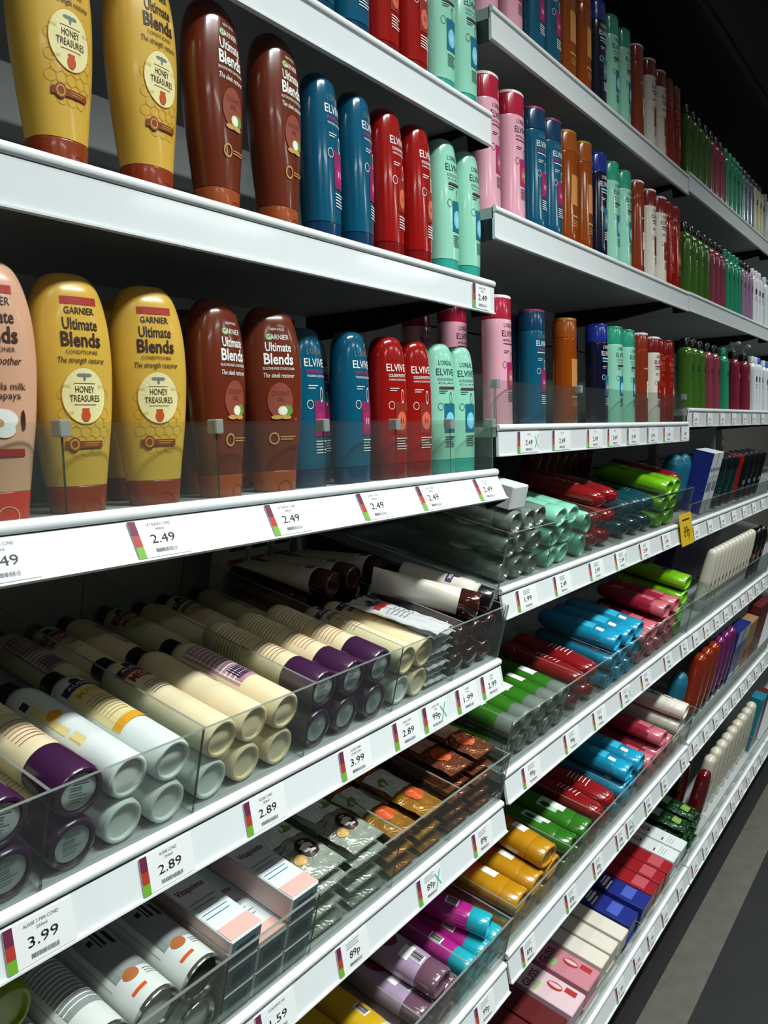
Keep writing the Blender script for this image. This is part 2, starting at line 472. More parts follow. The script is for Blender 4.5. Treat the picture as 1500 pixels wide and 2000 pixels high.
# ------------------------------------------------------------------ price tickets
BAR_P = M('ticket_purple', '6b2746', 0.5); BAR_R = M('ticket_red', 'b23a2c', 0.5); BAR_G = M('ticket_green', '6fae2e', 0.5)
TCACHE = {}
def ticket_meshes(price, l1, l2, pen, wd):
    k = (price, l1, l2, pen, wd)
    if k in TCACHE: return TCACHE[k]
    card = mesh('card', *box(0, wd, -0.0006, 0.0, -0.033, -0.001), [PAPER], smooth=False)
    plc = lambda x, z, l: (x, -0.0006 - l, z)
    bands = decal([('r', 0.0, -0.0135, 0.0072, -0.001, BAR_P), ('r', 0.0, -0.0235, 0.0072, -0.0135, BAR_R), ('r', 0.0, -0.033, 0.0072, -0.0235, BAR_G)], plc)
    bands.name = 'colour_bands'
    it = []
    cx = 0.0072 + (wd - 0.0072) * 0.46
    if l1 == '~': it += lines(cx - 0.013, cx + 0.013, -0.004, 3, 0.0026, M('ink_light_grey', 'a9adb2', 0.5), 0.0012, 0.4, 3)
    elif l1: it.append(('t', l1, cx, -0.0065, min(0.0017 * len(l1), wd - 0.012), 0.0026, GREY))
    if l2: it.append(('t', l2, cx, -0.0105, 0.0018 * len(l2), 0.0024, GREY))
    pwid = 0.0062 * len(price) if wd > 0.045 else 0.0045 * len(price)
    if price: it.append(('t', price, cx, -0.0215, pwid, 0.0078, INK))
    rs = random.Random(hash(price) % 1000)
    x = cx - 0.011
    while x < cx + 0.011:
        ww = rs.uniform(0.0003, 0.001); it.append(('r', x, -0.0295, x + ww, -0.0262, GREY)); x += ww + rs.uniform(0.0004, 0.0009)
    pr = decal(it, plc); pr.name = 'print'
    parts = [('card', card), ('colour_bands', bands), ('print', pr)]
    if pen:
        x = wd - 0.009
        q = [(x - 0.007, -0.026), (x - 0.0055, -0.026), (x + 0.007, -0.006), (x + 0.0055, -0.006)]
        q2 = [(x + 0.006, -0.025), (x - 0.006, -0.008), (x - 0.0075, -0.008), (x + 0.0045, -0.025)]
        pm = decal([('p', q, TEALPEN), ('p', q2, TEALPEN)], lambda x, z, l: (x, -0.0012 - l, z)); pm.name = 'pen_mark'
        parts.append(('pen_mark', pm))
    TCACHE[k] = parts
    return parts
NT = {}
def ticket(b, L, px, price, l1='', l2='', pen=False, wd=0.056, X=None):
    st = STRIPT.get((b, L), R_(9) if L >= 4 else 0.0)
    zf = Z[b][L] - 0.0104
    if X is None: X = Xof(px, 0.0, zf - 0.01)
    n = NT[(b, L)] = NT.get((b, L), 0) + 1
    lab = '%s price ticket%s, %s along the %s %s rail' % (price or 'plain', ' with teal pen cross' if pen else '', NTH[n - 1], ORD[L], BAYS[b])
    t = thing('price_ticket', lab, 'price ticket', (X, -0.0006, zf), Matrix.Rotation(-st, 3, 'X'), 'tickets on the %s rail, %s' % (ORD[L], BAYNAME[b]))
    for pn, me in ticket_meshes(price, l1, l2, pen, wd): obj(pn, me, t)
ticket(1, 2, 922, '2.49', 'ELVIVE COND', '400ml', wd=0.05)
UB = 'ULT BLENDS COND'
ticket(1, 3, -95, '2.49', UB, '400ml'); ticket(1, 3, 246, '2.49', UB, '400ml'); ticket(1, 3, 514, '2.49', UB, '400ml')
ticket(1, 3, 693, '2.49', 'ELVIVE COND', '400ml'); ticket(1, 3, 809, '2.49', 'ELVIVE COND', '400ml'); ticket(1, 3, 921, '2.49', 'ELVIVE COND', '400ml')
ticket(1, 4, 3, '3.99', 'AUSSIE 3 MIN COND', '250ml'); ticket(1, 4, 270, '2.89', 'AUSSIE COND', '250ml'); ticket(1, 4, 474, '2.89', 'AUSSIE COND', '250ml')
ticket(1, 4, 660, '3.99', 'AUSSIE 3MIN', 'COND 250ml'); ticket(1, 4, 765, '2.89', 'AUSSIE COND', '250ml'); ticket(1, 4, 823, '99p', 'AUSSIE COND', '20ml', True)
ticket(1, 4, 888, '1.99', 'AUSSIE', '75ml'); ticket(1, 4, 937, '2.99', 'AUSSIE', '100ml')
ticket(1, 5, 497, '1.59', 'VITAPOINTE 30G', ''); ticket(1, 5, 655, '89p', '~', ''); ticket(1, 5, 812, '89p', '~', '', True); ticket(1, 5, 920, '89p', '~', '')
ticket(1, 6, 925, '99p', '~', '')
for px, pen in ((1010, True), (1078, False), (1146, False), (1186, False), (1224, False), (1263, False), (1295, False), (1328, False)):
    ticket(2, 3, px, '2.49', 'ELVIVE', '', pen, wd=0.075)
for px, pen, pr in ((1006, False, '1.99'), (1079, False, '2.49'), (1148, False, '2.49'), (1198, True, '2.49'), (1246, False, '2.49'), (1289, False, '1.99')):
    ticket(2, 4, px, pr, '~', '', pen, wd=0.07)
for px, pen in ((1017, False), (1099, False), (1155, False), (1208, True), (1249, False), (1294, False), (1326, False)):
    ticket(2, 5, px, '99p', '~', '', pen, wd=0.065)
for px, pen in ((1015, False), (1101, False), (1155, False), (1200, False), (1220, True), (1256, False), (1288, False), (1326, False)):
    ticket(2, 6, px, '89p', '~', '', pen, wd=0.05)
for px in (1200, 1235, 1262, 1290, 1320): ticket(2, 7, px, '1.99', '', '', wd=0.05)
for L in range(3, 8):
    for k in range(9 if L > 4 else 7): ticket(3, L, 0, '1.99' if L > 4 else '2.49', '', '', wd=0.06, X=1.03 + k * (0.107 if L > 4 else 0.137))
# yellow shelf talker at the joint of two rails
YEL = M('yellow_card', 'd9b21e', 0.5)
yt = thing('offer_card', 'bright yellow offer card hooked on the rail beside the green-bottle bay', 'card', (0.955, -0.006, 1.04), Matrix.Rotation(-R_(6), 3, 'X'))
obj('card', mesh('card', *box(-0.05, 0.05, -0.0012, 0, -0.05, 0.025), [YEL], smooth=False), yt)
obj('print', decal([('r', -0.03, 0.008, 0.03, 0.012, INKB), ('t', '89p', 0, -0.03, 0.05, 0.026, INKB)], lambda x, z, l: (x, -0.0012 - l, z)), yt)

# ------------------------------------------------------------------ bottle kinds
def wide_bottle(kind, bodymat, capmat, items, h=0.19, a=0.034, b=0.0225, name='conditioner_bottle'):
    K = [(0.022, .705), (0.045, .80), (0.075, .92), (0.105, .99), (0.125, 1.0), (0.145, .965), (0.162, .88), (0.174, .775), (0.182, .66), (0.187, .52), (0.1895, .34), (0.19, .12)]
    sec = dense([(z * h / 0.19, a * s, b * (0.35 + 0.65 * s) if z < .18 else b * s * 1.05, 2.3) for z, s in K], 4)
    V, Fc = loft(sec, 32)
    body = mesh('body', V, Fc, [bodymat])
    cz = [(0.0, .60), (0.0012, .635), (0.004, .65), (0.0205, .70), (0.0213, .695), (0.0217, .67), (0.0222, .67)]
    csec = [(z, a * s, b * (0.35 + 0.65 * s), 2.4) for z, s in cz]
    cap = mesh('cap', *loft(csec, 32), [capmat])
    tabf = surf_of(csec)
    tab = decal([('o', 0.004, 0.004, 0.008, 0.0075, 0.12, bodymat if bodymat is not MATS.get('honey_plastic') else capmat)], on_front(tabf)); tab.name = 'flip_tab'
    pr = decal(items, on_front(surf_of(sec)))
    KIND[kind] = (name, 'bottle', [('body', body), ('cap', cap), ('flip_tab', tab), ('label_print', pr)])

HON = M('honey_plastic', 'd9ae45', 0.3, coat=0.25, var=0.06, scale=40)
CAPB = M('copper_brown_cap', '8a3417', 0.28, coat=0.4)
COC = M('coconut_brown_plastic', '6c2d19', 0.24, coat=0.5)
CAPC = M('coconut_copper_cap', '9c4a22', 0.28, coat=0.4)
VAN = M('vanilla_peach_plastic', 'dca98a', 0.3, coat=0.3)
CAPR = M('coral_red_cap', 'cf3a2c', 0.3, coat=0.4)
CREAMI = M('ink_cream', 'efe3a6', 0.45)
HEXI = M('ink_honeycomb', 'cfa03c', 0.3, coat=0.25)
PINKI = M('ink_dusty_pink', 'b0604c', 0.45)
GREENI = M('ink_green', '6d9440', 0.45)
ORI = M('ink_orange', 'c8501e', 0.45)
RIB = M('ink_ribbon_brown', '8c3b22', 0.45)

def badge(z, mt, mt2, x=-0.010):
    return [('r', x - 0.007, z - 0.003, x + 0.024, z + 0.0025, mt),
            ('e', x, z, 0.0048, 0.0055, mt), ('o', x, z, 0.0036, 0.0042, 0.3, mt2)] + lines(x + 0.008, x + 0.022, z + 0.0012, 2, 0.0018, mt2, 0.0006)
hexes = []
for i in range(-3, 4):
    for j in range(0, 9):
        hx0 = i * 0.0084 + (0.0042 if j % 2 else 0); hz0 = 0.05 + j * 0.0073
        if abs(hx0) < 0.0165 + 0.07 * max(0, hz0 - 0.05) and hz0 < 0.105: hexes.append(('h', hx0, hz0, 0.0045, 0.0046, 0.10, HEXI))
hon = hexes + [('r', -0.0145, 0.164, 0.0155, 0.170, INKR),
    ('t', 'GARNIER', 0, 0.1565, 0.025, 0.0054, INKB, 0.015), ('t', 'Ultimate', 0, 0.1445, 0.029, 0.0092, INKB, 0.016), ('t', 'Blends', 0, 0.1315, 0.033, 0.0112, INKB, 0.024),
    ('t', 'CONDITIONER', 0, 0.1255, 0.027, 0.003, INKB), ('t', 'The strength restorer', 0, 0.1185, 0.039, 0.0048, INKB, 0.004, 0.25),
    ('e', 0, 0.093, 0.0185, 0.0225, CREAMI), ('o', 0, 0.093, 0.0185, 0.0225, 0.03, HEXI),
    ('e', 0, 0.1075, 0.0013, 0.0034, GREY), ('e', -0.003, 0.109, 0.0032, 0.0014, GREY), ('e', 0.003, 0.109, 0.0032, 0.0014, GREY),
    ('r', -0.009, 0.1023, 0.009, 0.1027, INKB), ('t', 'HONEY', 0, 0.0955, 0.016, 0.0052, INKB), ('t', 'TREASURES', 0, 0.0885, 0.025, 0.0052, INKB),
    ('r', -0.009, 0.0858, 0.009, 0.0862, INKB), ('e', 0, 0.0775, 0.0038, 0.0048, ORI), ('r', -0.003, 0.0815, 0.003, 0.0832, ORI)] + \
    [('t', 'ROYAL', -0.0145, 0.1, 0.006, 0.002, HEXI), ('t', 'JELLY', 0.0145, 0.1, 0.006, 0.002, HEXI), ('t', 'HONEY', -0.0125, 0.079, 0.006, 0.002, HEXI)] + badge(0.055, RIB, HEXI)
wide_bottle('honey', HON, CAPB, hon)
coc = [('t', 'NEW PACK', 0, 0.164, 0.016, 0.0026, INKW), ('e', -0.0095, 0.1575, 0.0042, 0.0036, GREENI), ('t', 'GARNIER', 0, 0.155, 0.025, 0.0052, INKW),
    ('t', 'Ultimate', 0, 0.143, 0.029, 0.0092, INKW, 0.016), ('t', 'Blends', 0, 0.130, 0.033, 0.0112, INKW, 0.024),
    ('t', 'SILICONE-FREE CONDITIONER', 0, 0.1245, 0.036, 0.0026, INKW), ('t', 'The sleek restorer', 0, 0.1165, 0.035, 0.0048, INKW, 0.004, 0.25),
    ('e', 0, 0.093, 0.0145, 0.0185, M('ink_clay_brown', '93493a', 0.4)), ('t', 'COCONUT', 0, 0.0985, 0.02, 0.0045, INKB), ('t', 'OIL', 0, 0.0925, 0.008, 0.0042, INKB),
    ('e', 0.008, 0.0835, 0.006, 0.0055, GREENI), ('e', 0.002, 0.083, 0.0055, 0.0048, CREAMI), ('e', 0.0024, 0.0832, 0.0042, 0.0036, INKW),
    ('e', -0.005, 0.0765, 0.006, 0.0022, INKG), ('e', 0.006, 0.0765, 0.006, 0.0022, INKG),
    ('o', -0.008, 0.055, 0.0055, 0.0062, 0.25, INKG)] + lines(-0.001, 0.018, 0.057, 2, 0.0025, INKG, 0.001)
wide_bottle('coconut', COC, CAPC, coc)
van = [('r', -0.0145, 0.164, 0.0155, 0.170, INKR), ('t', 'GARNIER', 0, 0.1555, 0.027, 0.0062, INKB),
    ('t', 'Ultimate', 0, 0.143, 0.031, 0.0095, INKB, 0.016), ('t', 'Blends', 0, 0.129, 0.035, 0.0118, INKB, 0.024), ('t', 'CONDITIONER', 0, 0.1225, 0.03, 0.0034, INKB),
    ('t', 'The smoother', 0.002, 0.1135, 0.034, 0.0058, INKB, 0.004, 0.25), ('t', 'vanilla milk', 0.006, 0.0955, 0.03, 0.0055, INKB), ('t', '& papaya', 0.004, 0.089, 0.026, 0.0055, INKB),
    ('e', 0.002, 0.074, 0.012, 0.008, INKW), ('e', -0.006, 0.069, 0.009, 0.006, INKW), ('e', 0.004, 0.067, 0.008, 0.006, INKW), ('e', 0.001, 0.0715, 0.003, 0.003, INKG),
    ('e', 0.018, 0.0735, 0.0016, 0.0075, INKB), ('r', -0.012, 0.0475, 0.018, 0.053, INKR)]
wide_bottle('vanilla', VAN, CAPR, van)

def tapered_bottle(kind, bodymat, capmat, items, h=0.176, a=0.028, b=0.0205):
    K = [(0.020, .93), (0.05, .97), (0.09, 1.0), (0.12, .975), (0.145, .90), (0.158, .83), (0.167, .74), (0.1725, .6), (0.1752, .4), (0.176, .15)]
    sec = dense([(z, a * s, b * (0.3 + 0.7 * s) if z < .16 else b * s * 1.08, 2.2) for z, s in K], 4)
    body = mesh('body', *loft(sec, 32), [bodymat])
    csec = [(0.0, a * .86, b * .86, 2.3), (0.001, a * .895, b * .895, 2.3), (0.004, a * .905, b * .905, 2.3), (0.0188, a * .93, b * .95, 2.2), (0.0192, a * .90, b * .92, 2.2), (0.0202, a * .90, b * .92, 2.2)]
    cap = mesh('cap', *loft(csec, 32), [capmat])
    KIND[kind] = ('conditioner_bottle', 'bottle', [('body', body), ('cap', cap), ('label_print', decal(items, on_front(surf_of(sec))))])
def hair_print(ink, sub, subink, tag1, picmat, picmat2, dark=None, dz=0.0, brandink=None):
    return [('t', "L'ORÉAL", 0, 0.146 + dz, 0.024, 0.0062, brandink or ink), ('t', 'ELVIVE', 0, 0.1325 + dz, 0.032, 0.0092, ink, 0.004),
            ('t', sub, 0.001, 0.1255 + dz, 0.030, 0.0036, subink, 0.01) if sub else ('r', -0.014, 0.1257 + dz, 0.015, 0.1287 + dz, subink),
            ('t', tag1, 0.001, 0.121 + dz, 0.030, 0.0024, ink) if tag1 else ('r', -0.014, 0.1212 + dz, 0.012, 0.1225 + dz, ink)] + \
        lines(-0.013, 0.002, 0.112 + dz, 2, 0.0028, ink, 0.0009, 0.4) + \
        [('r', -0.006, 0.056 + dz, 0.016, 0.095 + dz, picmat), ('o', 0.007, 0.102 + dz, 0.0026, 0.0085, 0.2, ink), ('o', -0.0115, 0.091 + dz, 0.0042, 0.005, 0.14, ink),
         ('e', 0.005, 0.072 + dz, 0.0085, 0.0115, picmat2), ('r', 0.002, 0.0685 + dz, 0.008, 0.0755 + dz, dark or INK), ('r', 0.0036, 0.0702 + dz, 0.0064, 0.0738 + dz, picmat2)] + \
        lines(-0.005, 0.0165, 0.051 + dz, 5, 0.0032, ink, 0.0011, 0.35)
BLU = M('petrol_blue_plastic', '0c5674', 0.16, coat=0.6); BLUC = M('deep_blue_cap', '0e3a5c', 0.2, coat=0.5)
RED = M('pillar_red_plastic', '9c1410', 0.17, coat=0.6); REDC = M('dark_red_cap', '7d120f', 0.2, coat=0.5)
MIN = M('mint_plastic', '97d8bf', 0.2, coat=0.5); MINC = M('teal_cap', '35a395', 0.2, coat=0.5)
MAG = M('ink_magenta', 'b02468', 0.4); MAGD = M('ink_plum', '8a2a5c', 0.4); SKYI = M('ink_sky', '7fd4ea', 0.4); TEALI = M('ink_deep_teal', '176a86', 0.4); GLOWR = M('ink_salmon', 'dd6a50', 0.4); REDD = M('ink_brick', '8f2a1c', 0.4)
DARKT = M('ink_dark_teal', '173a44', 0.5); BAND = M('ink_band_plum', '5a2c48', 0.5)
tapered_bottle('fibro_c', BLU, BLUC, hair_print(INKW, 'FIBROLOGY', MAG, 'THICKENING CONDITIONER', MAGD, MAG, INKW, brandink=GREY))
tapered_bottle('colour_c', RED, REDC, hair_print(INKW, 'COLOUR PROTECT', INKW, 'CARING CONDITIONER', REDD, GLOWR, INK, brandink=REDD))
tapered_bottle('clay_c', MIN, MINC, hair_print(DARKT, 'EXTRAORDINARY', GREY, 'CLAY', TEALI, SKYI, INKW) + [('r', -0.013, 0.1145, 0.0165, 0.1175, BAND)])

def cyl_bottle(kind, bodymat, capmat, rimmat, items, h=0.193, a=0.0275, b=0.020, capz=0.158, name='shampoo_bottle'):
    sec = [(0.0, a * .9, b * .9, 2.2), (0.0015, a * .965, b * .965, 2.2), (0.004, a, b, 2.2)] + [(0.004 + (capz - 0.006) * i / 8, a, b, 2.2) for i in range(1, 9)] + [(capz, a * .985, b * .985, 2.2)]
    body = mesh('body', *loft(sec, 32), [bodymat])
    csec = [(capz + 0.0004, a * .96, b * .96, 2.2), (capz + 0.0008, a * .995, b * .995, 2.2), (h - 0.006, a * .985, b * .985, 2.2), (h - 0.0042, a * .96, b * .96, 2.2)]
    cap = mesh('cap', *loft(csec, 32), [capmat])
    rim = mesh('rim', *loft([(h - 0.0042, a * .985, b * .985, 2.2), (h - 0.001, a * .985, b * .985, 2.2), (h, a * .95, b * .95, 2.2), (h - 0.0006, a * .8, b * .8, 2.2), (h - 0.002, a * .6, b * .6, 2.2)], 32), [rimmat])
    KIND[kind] = (name, 'bottle', [('body', body), ('cap', cap), ('rim', rim)] + (prints(items, on_front(surf_of(sec))) if items else []))
PNK = M('baby_pink_plastic', 'e9a9bb', 0.2, coat=0.45); CRIM = M('crimson_cap', 'b01f3c', 0.2, coat=0.5); RIMW = M('pale_rim', 'f3dcd8', 0.3)
AMB = M('amber_plastic', 'a34a0c', 0.14, coat=0.7, trans=0.25); AMBC = M('amber_cap', '9a4a12', 0.2, coat=0.5); GOLD = M('gold_rim', 'd69a3a', 0.3, 0.6)
NAV = M('navy_plastic', '10142c', 0.16, coat=0.6); NAVC = M('royal_blue_cap', '1a2f86', 0.2, coat=0.5)
CLG = M('sea_green_cap', '2c9a7c', 0.2, coat=0.5)
BRR = M('russet_plastic', '8a3218', 0.17, coat=0.6); OFFW = M('off_white_plastic', 'e4dccf', 0.22, coat=0.4); DRC = M('maroon_cap', '7a1a16', 0.2, coat=0.5)
REDT = M('ruby_plastic', 'a01c14', 0.13, coat=0.7, trans=0.2)
cyl_bottle('nutri_s', PNK, CRIM, RIMW, hair_print(INKB, 'NUTRI-GLOSS', MAGD, '', MAG, PINKI, INKW))
cyl_bottle('fibro_s', BLU, BLUC, MAGD, hair_print(INKW, 'FIBROLOGY', MAG, '', MAGD, MAG, INKW, brandink=GREY))
cyl_bottle('oil_s', AMB, AMBC, GOLD, [('r', -0.012, 0.07, 0.014, 0.12, M('ink_pale_amber', 'c98a4a', 0.4)), ('r', -0.013, 0.05, 0.015, 0.053, INKG)] + lines(-0.01, 0.012, 0.044, 3, 0.004, INKG, 0.0012))
cyl_bottle('navy_s', NAV, NAVC, NAVC, hair_print(INKW, '', SKYI, '', TEALI, GREY, INKW))
cyl_bottle('clay_s', MIN, CLG, CLG, hair_print(DARKT, 'EXTRAORDINARY', GREY, 'CLAY', TEALI, SKYI, INKW) + [('r', -0.013, 0.1145, 0.0165, 0.1175, BAND)])
cyl_bottle('restore_s', BRR, BRR, RIMW, [('r', -0.014, 0.116, 0.016, 0.119, INKG), ('r', -0.002, 0.055, 0.02, 0.09, INKW), ('r', 0.004, 0.02, 0.02, 0.054, INKW), ('o', 0.006, 0.078, 0.006, 0.008, 0.2, BRR)])
cyl_bottle('white_s', OFFW, DRC, RIMW, hair_print(INKB, '', MAGD, '', REDD, RED, INKW))
cyl_bottle('colour_s', REDT, REDC, REDC, hair_print(GLOWR, 'COLOUR PROTECT', GLOWR, '', REDD, GLOWR, INKW))

def shoulder_bottle(kind, bodymat, capmat, h=0.178, a=0.0235, b=0.021, items=None, name='shampoo_bottle', capr=0.62, capw='cap', pump=False):
    ch = 0.022
    zb = h - ch
    keys = [(0.0, a * .88, b * .88, 2.1), (0.003, a * .97, b * .97, 2.1), (0.02, a, b, 2.1), (zb * .5, a, b, 2.1), (zb * .86, a, b, 2.1), (zb * .94, a * .9, b * .9, 2.1), (zb * .985, a * capr * 1.1, b * capr * 1.1, 2.1), (zb, a * capr * .9, b * capr * .9, 2.1)]
    sec = dense(keys, 3)
    body = mesh('body', *loft(sec, 24), [bodymat])
    r = capr
    cap = mesh('cap', *loft([(zb + 0.0003, a * r * .95, b * r * .95, 2), (zb + 0.0012, a * r, b * r, 2), (h - 0.003, a * r * .97, b * r * .97, 2), (h - 0.0008, a * r * .88, b * r * .88, 2), (h, a * r * .6, b * r * .6, 2)], 24), [capmat])
    parts = [('body', body), ('cap', cap)]
    if pump:
        V, Fc = merge(loft([(h, 0.004, 0.004, 2), (h + 0.018, 0.004, 0.004, 2)], 10), bevbox(-0.007, 0.007, -0.022, 0.008, h + 0.018, h + 0.027, 0.002, 1))
        parts.append(('pump', mesh('pump', V, Fc, [pump])))
    if items: parts += prints(items, on_front(surf_of(sec)))
    KIND[kind] = (name, 'bottle', parts)
BLK = M('black_cap', '121214', 0.25, coat=0.4)
GRN = M('leaf_green_plastic', '4c7a2c', 0.14, coat=0.7, trans=0.3); ROS = M('rose_plastic', '9a4456', 0.14, coat=0.7, trans=0.2); EME = M('emerald_plastic', '2f9a74', 0.14, coat=0.7, trans=0.15)
LIL = M('lilac_plastic', '9a7796', 0.16, coat=0.6); WHB = M('white_plastic', 'dfe3e6', 0.22, coat=0.4); IVO = M('ivory_plastic', 'd8d2ae', 0.25, coat=0.4); WINE = M('wine_plastic', '82283a', 0.15, coat=0.6)
sq = lambda mt: [('r', -0.008, 0.095, 0.009, 0.112, mt)] + lines(-0.008, 0.01, 0.088, 3, 0.006, mt, 0.0012)
shoulder_bottle('green_b', GRN, BLK, items=sq(M('ink_forest', '1f3a16', 0.4)))
shoulder_bottle('rose_b', ROS, BLK, items=sq(M('ink_wine', '5a1c2c', 0.4)))
shoulder_bottle('emerald_b', EME, EME, items=sq(M('ink_pine', '124a38', 0.4)))
shoulder_bottle('lilac_b', LIL, BLK, items=sq(M('ink_mauve', '5c3f5e', 0.4)))
shoulder_bottle('white_b', WHB, WHB, items=sq(INK))
shoulder_bottle('ivory_b', IVO, BLK, items=sq(INK))
shoulder_bottle('wine_b', WINE, BLK, items=sq(PINKI), pump=WHB)
shoulder_bottle('silver_b', M('silver_plastic', '9aa4b2', 0.12, 0.5, coat=0.6), BLK, items=sq(INKP))
shoulder_bottle('bluecap_b', WHB, M('bright_blue_cap', '1f63c8', 0.25, coat=0.4), items=sq(NAV))

# ------------------------------------------------------------------ standing rows, upper shelves
def stand(kind, b, L, X, y, label, group, yaw=0.0, dz=0.0):
    return put(kind, (X, y, Z[b][L] - 0.0028 + dz), label, group, (0, 0, R_(yaw)))

DESC = {'honey': ('wide honey-yellow bottle with brown cap', 'honey'), 'coconut': ('wide dark brown bottle', 'brown'), 'vanilla': ('wide peach bottle', 'peach'),
        'fibro_c': ('petrol blue round-topped bottle', 'blue'), 'colour_c': ('red round-topped bottle', 'red'), 'clay_c': ('mint round-topped bottle', 'mint'),
        'nutri_s': ('pink bottle with crimson cap', 'pink'), 'fibro_s': ('petrol blue cylindrical bottle', 'blue'), 'oil_s': ('amber cylindrical bottle', 'amber'), 'navy_s': ('navy bottle with blue cap', 'navy'),
        'clay_s': ('mint bottle with sea-green cap', 'mint'), 'restore_s': ('russet bottle with white label blocks', 'russet'), 'white_s': ('off-white bottle with maroon cap', 'off-white'), 'colour_s': ('ruby red cylindrical bottle', 'ruby'),
        'green_b': ('leaf green bottle with black cap', 'green'), 'rose_b': ('rose bottle with black cap', 'rose'), 'emerald_b': ('emerald bottle', 'emerald'), 'lilac_b': ('lilac bottle with black cap', 'lilac'), 'white_b': ('all-white bottle', 'white'),
        'ivory_b': ('ivory bottle with black cap', 'ivory'), 'wine_b': ('wine red pump bottle', 'wine'), 'silver_b': ('silver bottle with black cap', 'silver'), 'bluecap_b': ('white bottle with bright blue cap', 'blue-capped')}
def rel_words(shorts):
    """for every thing in a row: which neighbour of another kind it is nearest to"""
    out = []; n = len(shorts); i = 0
    while i < n:
        j = i
        while j + 1 < n and shorts[j + 1] == shorts[i]: j += 1
        m = j - i + 1
        pv = shorts[i - 1] if i > 0 else None; nx = shorts[j + 1] if j + 1 < n else None
        for q in range(m):
            if m == 1 and pv and nx: out.append('between %s and %s ones' % (pv, nx) if pv != nx else 'between two %s ones' % pv)
            elif q == m - 1 and nx: out.append('next to the %s one' % nx)
            elif q == 0 and pv: out.append('next to the %s one' % pv)
            elif nx: out.append('%s from the %s one' % (NTH[m - 1 - q], nx))
            elif pv: out.append('%s from the %s one' % (NTH[q], pv))
            else: out.append('')
        i = j + 1
    return out
def row(b, L, items, extra=''):
    items = sorted(items, key=lambda q: q[1])
    items = [list(q) for q in items]
    wd = lambda k: {'h': 0.0345, 'c': 0.0282, 's': 0.0278, 'b': 0.0237}['h' if k in ('honey', 'coconut', 'vanilla') else k[-1]]
    for i in range(len(items) - 2, -1, -1):
        p, q = items[i], items[i + 1]
        if abs(p[2] - q[2]) < 0.036: p[1] = min(p[1], q[1] - wd(p[0]) - wd(q[0]))
    rel = rel_words([DESC[q[0]][1] for q in items])
    for (k, X, y, yw), r in zip(items, rel):
        lab = DESC[k][0] + ' ' + r + ', ' + (extra + ', ' if extra else '') + '%s %s shelf' % (ORD[L], BAYS[b])
        stand(k, b, L, X, y, lab, '%s, %s %s shelf' % (DESC[k][0], ORD[L], BAYS[b]), yw)
ru = random.uniform

# honey bay, shelves 1 to 3
row(1, 1, [(k, X, 0.033, ru(-5, 5)) for k, X in (('coconut', -0.50), ('coconut', -0.414), ('fibro_c', -0.347), ('fibro_c', -0.284), ('colour_c', -0.222), ('colour_c', -0.157), ('clay_c', -0.09), ('clay_c', -0.028))])
row(1, 2, [(k, X, 0.032, yw) for k, X, yw in (('honey', -0.672, 4), ('honey', -0.585, 6), ('coconut', -0.503, 10), ('coconut', -0.418, 10), ('fibro_c', -0.347, 12), ('fibro_c', -0.284, 18), ('colour_c', -0.222, 8), ('colour_c', -0.157, 8), ('clay_c', -0.09, 2), ('clay_c', -0.028, 6))])
row(1, 3, [('vanilla', -0.737, 0.04, -18), ('honey', -0.664, 0.045, -8), ('honey', -0.585, 0.045, -18), ('coconut', -0.498, 0.05, 8), ('coconut', -0.422, 0.048, -22),
           ('fibro_c', -0.353, 0.062, 0), ('fibro_c', -0.288, 0.046, 4), ('colour_c', -0.212, 0.045, -10), ('colour_c', -0.150, 0.047, -14), ('clay_c', -0.092, 0.045, -14), ('clay_c', -0.034, 0.046, -12)])
row(1, 3, [('vanilla', -0.70, 0.11, 0), ('honey', -0.62, 0.115, 0), ('honey', -0.55, 0.12, 0), ('coconut', -0.46, 0.12, 10), ('coconut', -0.395, 0.135, 0), ('fibro_c', -0.335, 0.12, 0), ('fibro_c', -0.27, 0.12, 0), ('colour_c', -0.19, 0.11, 0)], 'rear')

# pink-bottle bay, shelves 1 to 3
COLS = [('nutri_s', 948), ('nutri_s', 997), ('fibro_s', 1040), ('fibro_s', 1072), ('oil_s', 1103), ('oil_s', 1134), ('navy_s', 1163), ('clay_s', 1188), ('clay_s', 1212), ('restore_s', 1238), ('white_s', 1262), ('white_s', 1283), ('colour_s', 1302), ('colour_s', 1320)]
for L in (1, 2):
    row(2, L, [(k, min(max(Xof(px, 0.034, Z[2][2] + 0.03), 0.03), 0.972), 0.034, ru(-4, 6)) for k, px in COLS])
row(2, 3, [(k, min(Xof(px, y, Z[2][3] + 0.03), 0.961), y, ru(-8, 4)) for k, px, y in (('nutri_s', 972, 0.036), ('fibro_s', 1040, 0.06), ('fibro_s', 1012, 0.10), ('oil_s', 1104, 0.062), ('navy_s', 1166, 0.05), ('clay_s', 1195, 0.042), ('clay_s', 1220, 0.042), ('restore_s', 1246, 0.04), ('white_s', 1281, 0.045), ('colour_s', 1301, 0.05), ('colour_s', 1318, 0.045))])
row(2, 3, [('nutri_s', 0.05, 0.10, 0), ('oil_s', 0.33, 0.12, 0), ('oil_s', 0.39, 0.13, 0), ('navy_s', 0.60, 0.14, 0), ('clay_s', 0.68, 0.11, 0), ('restore_s', 0.80, 0.11, 0), ('white_s', 0.87, 0.11, 0)], 'rear')
stand('nutri_s', 2, 3, 0.05, 0.164, 'pink bottle with crimson cap, hindmost of its file, third pink-bay shelf', 'rear pink bottles')
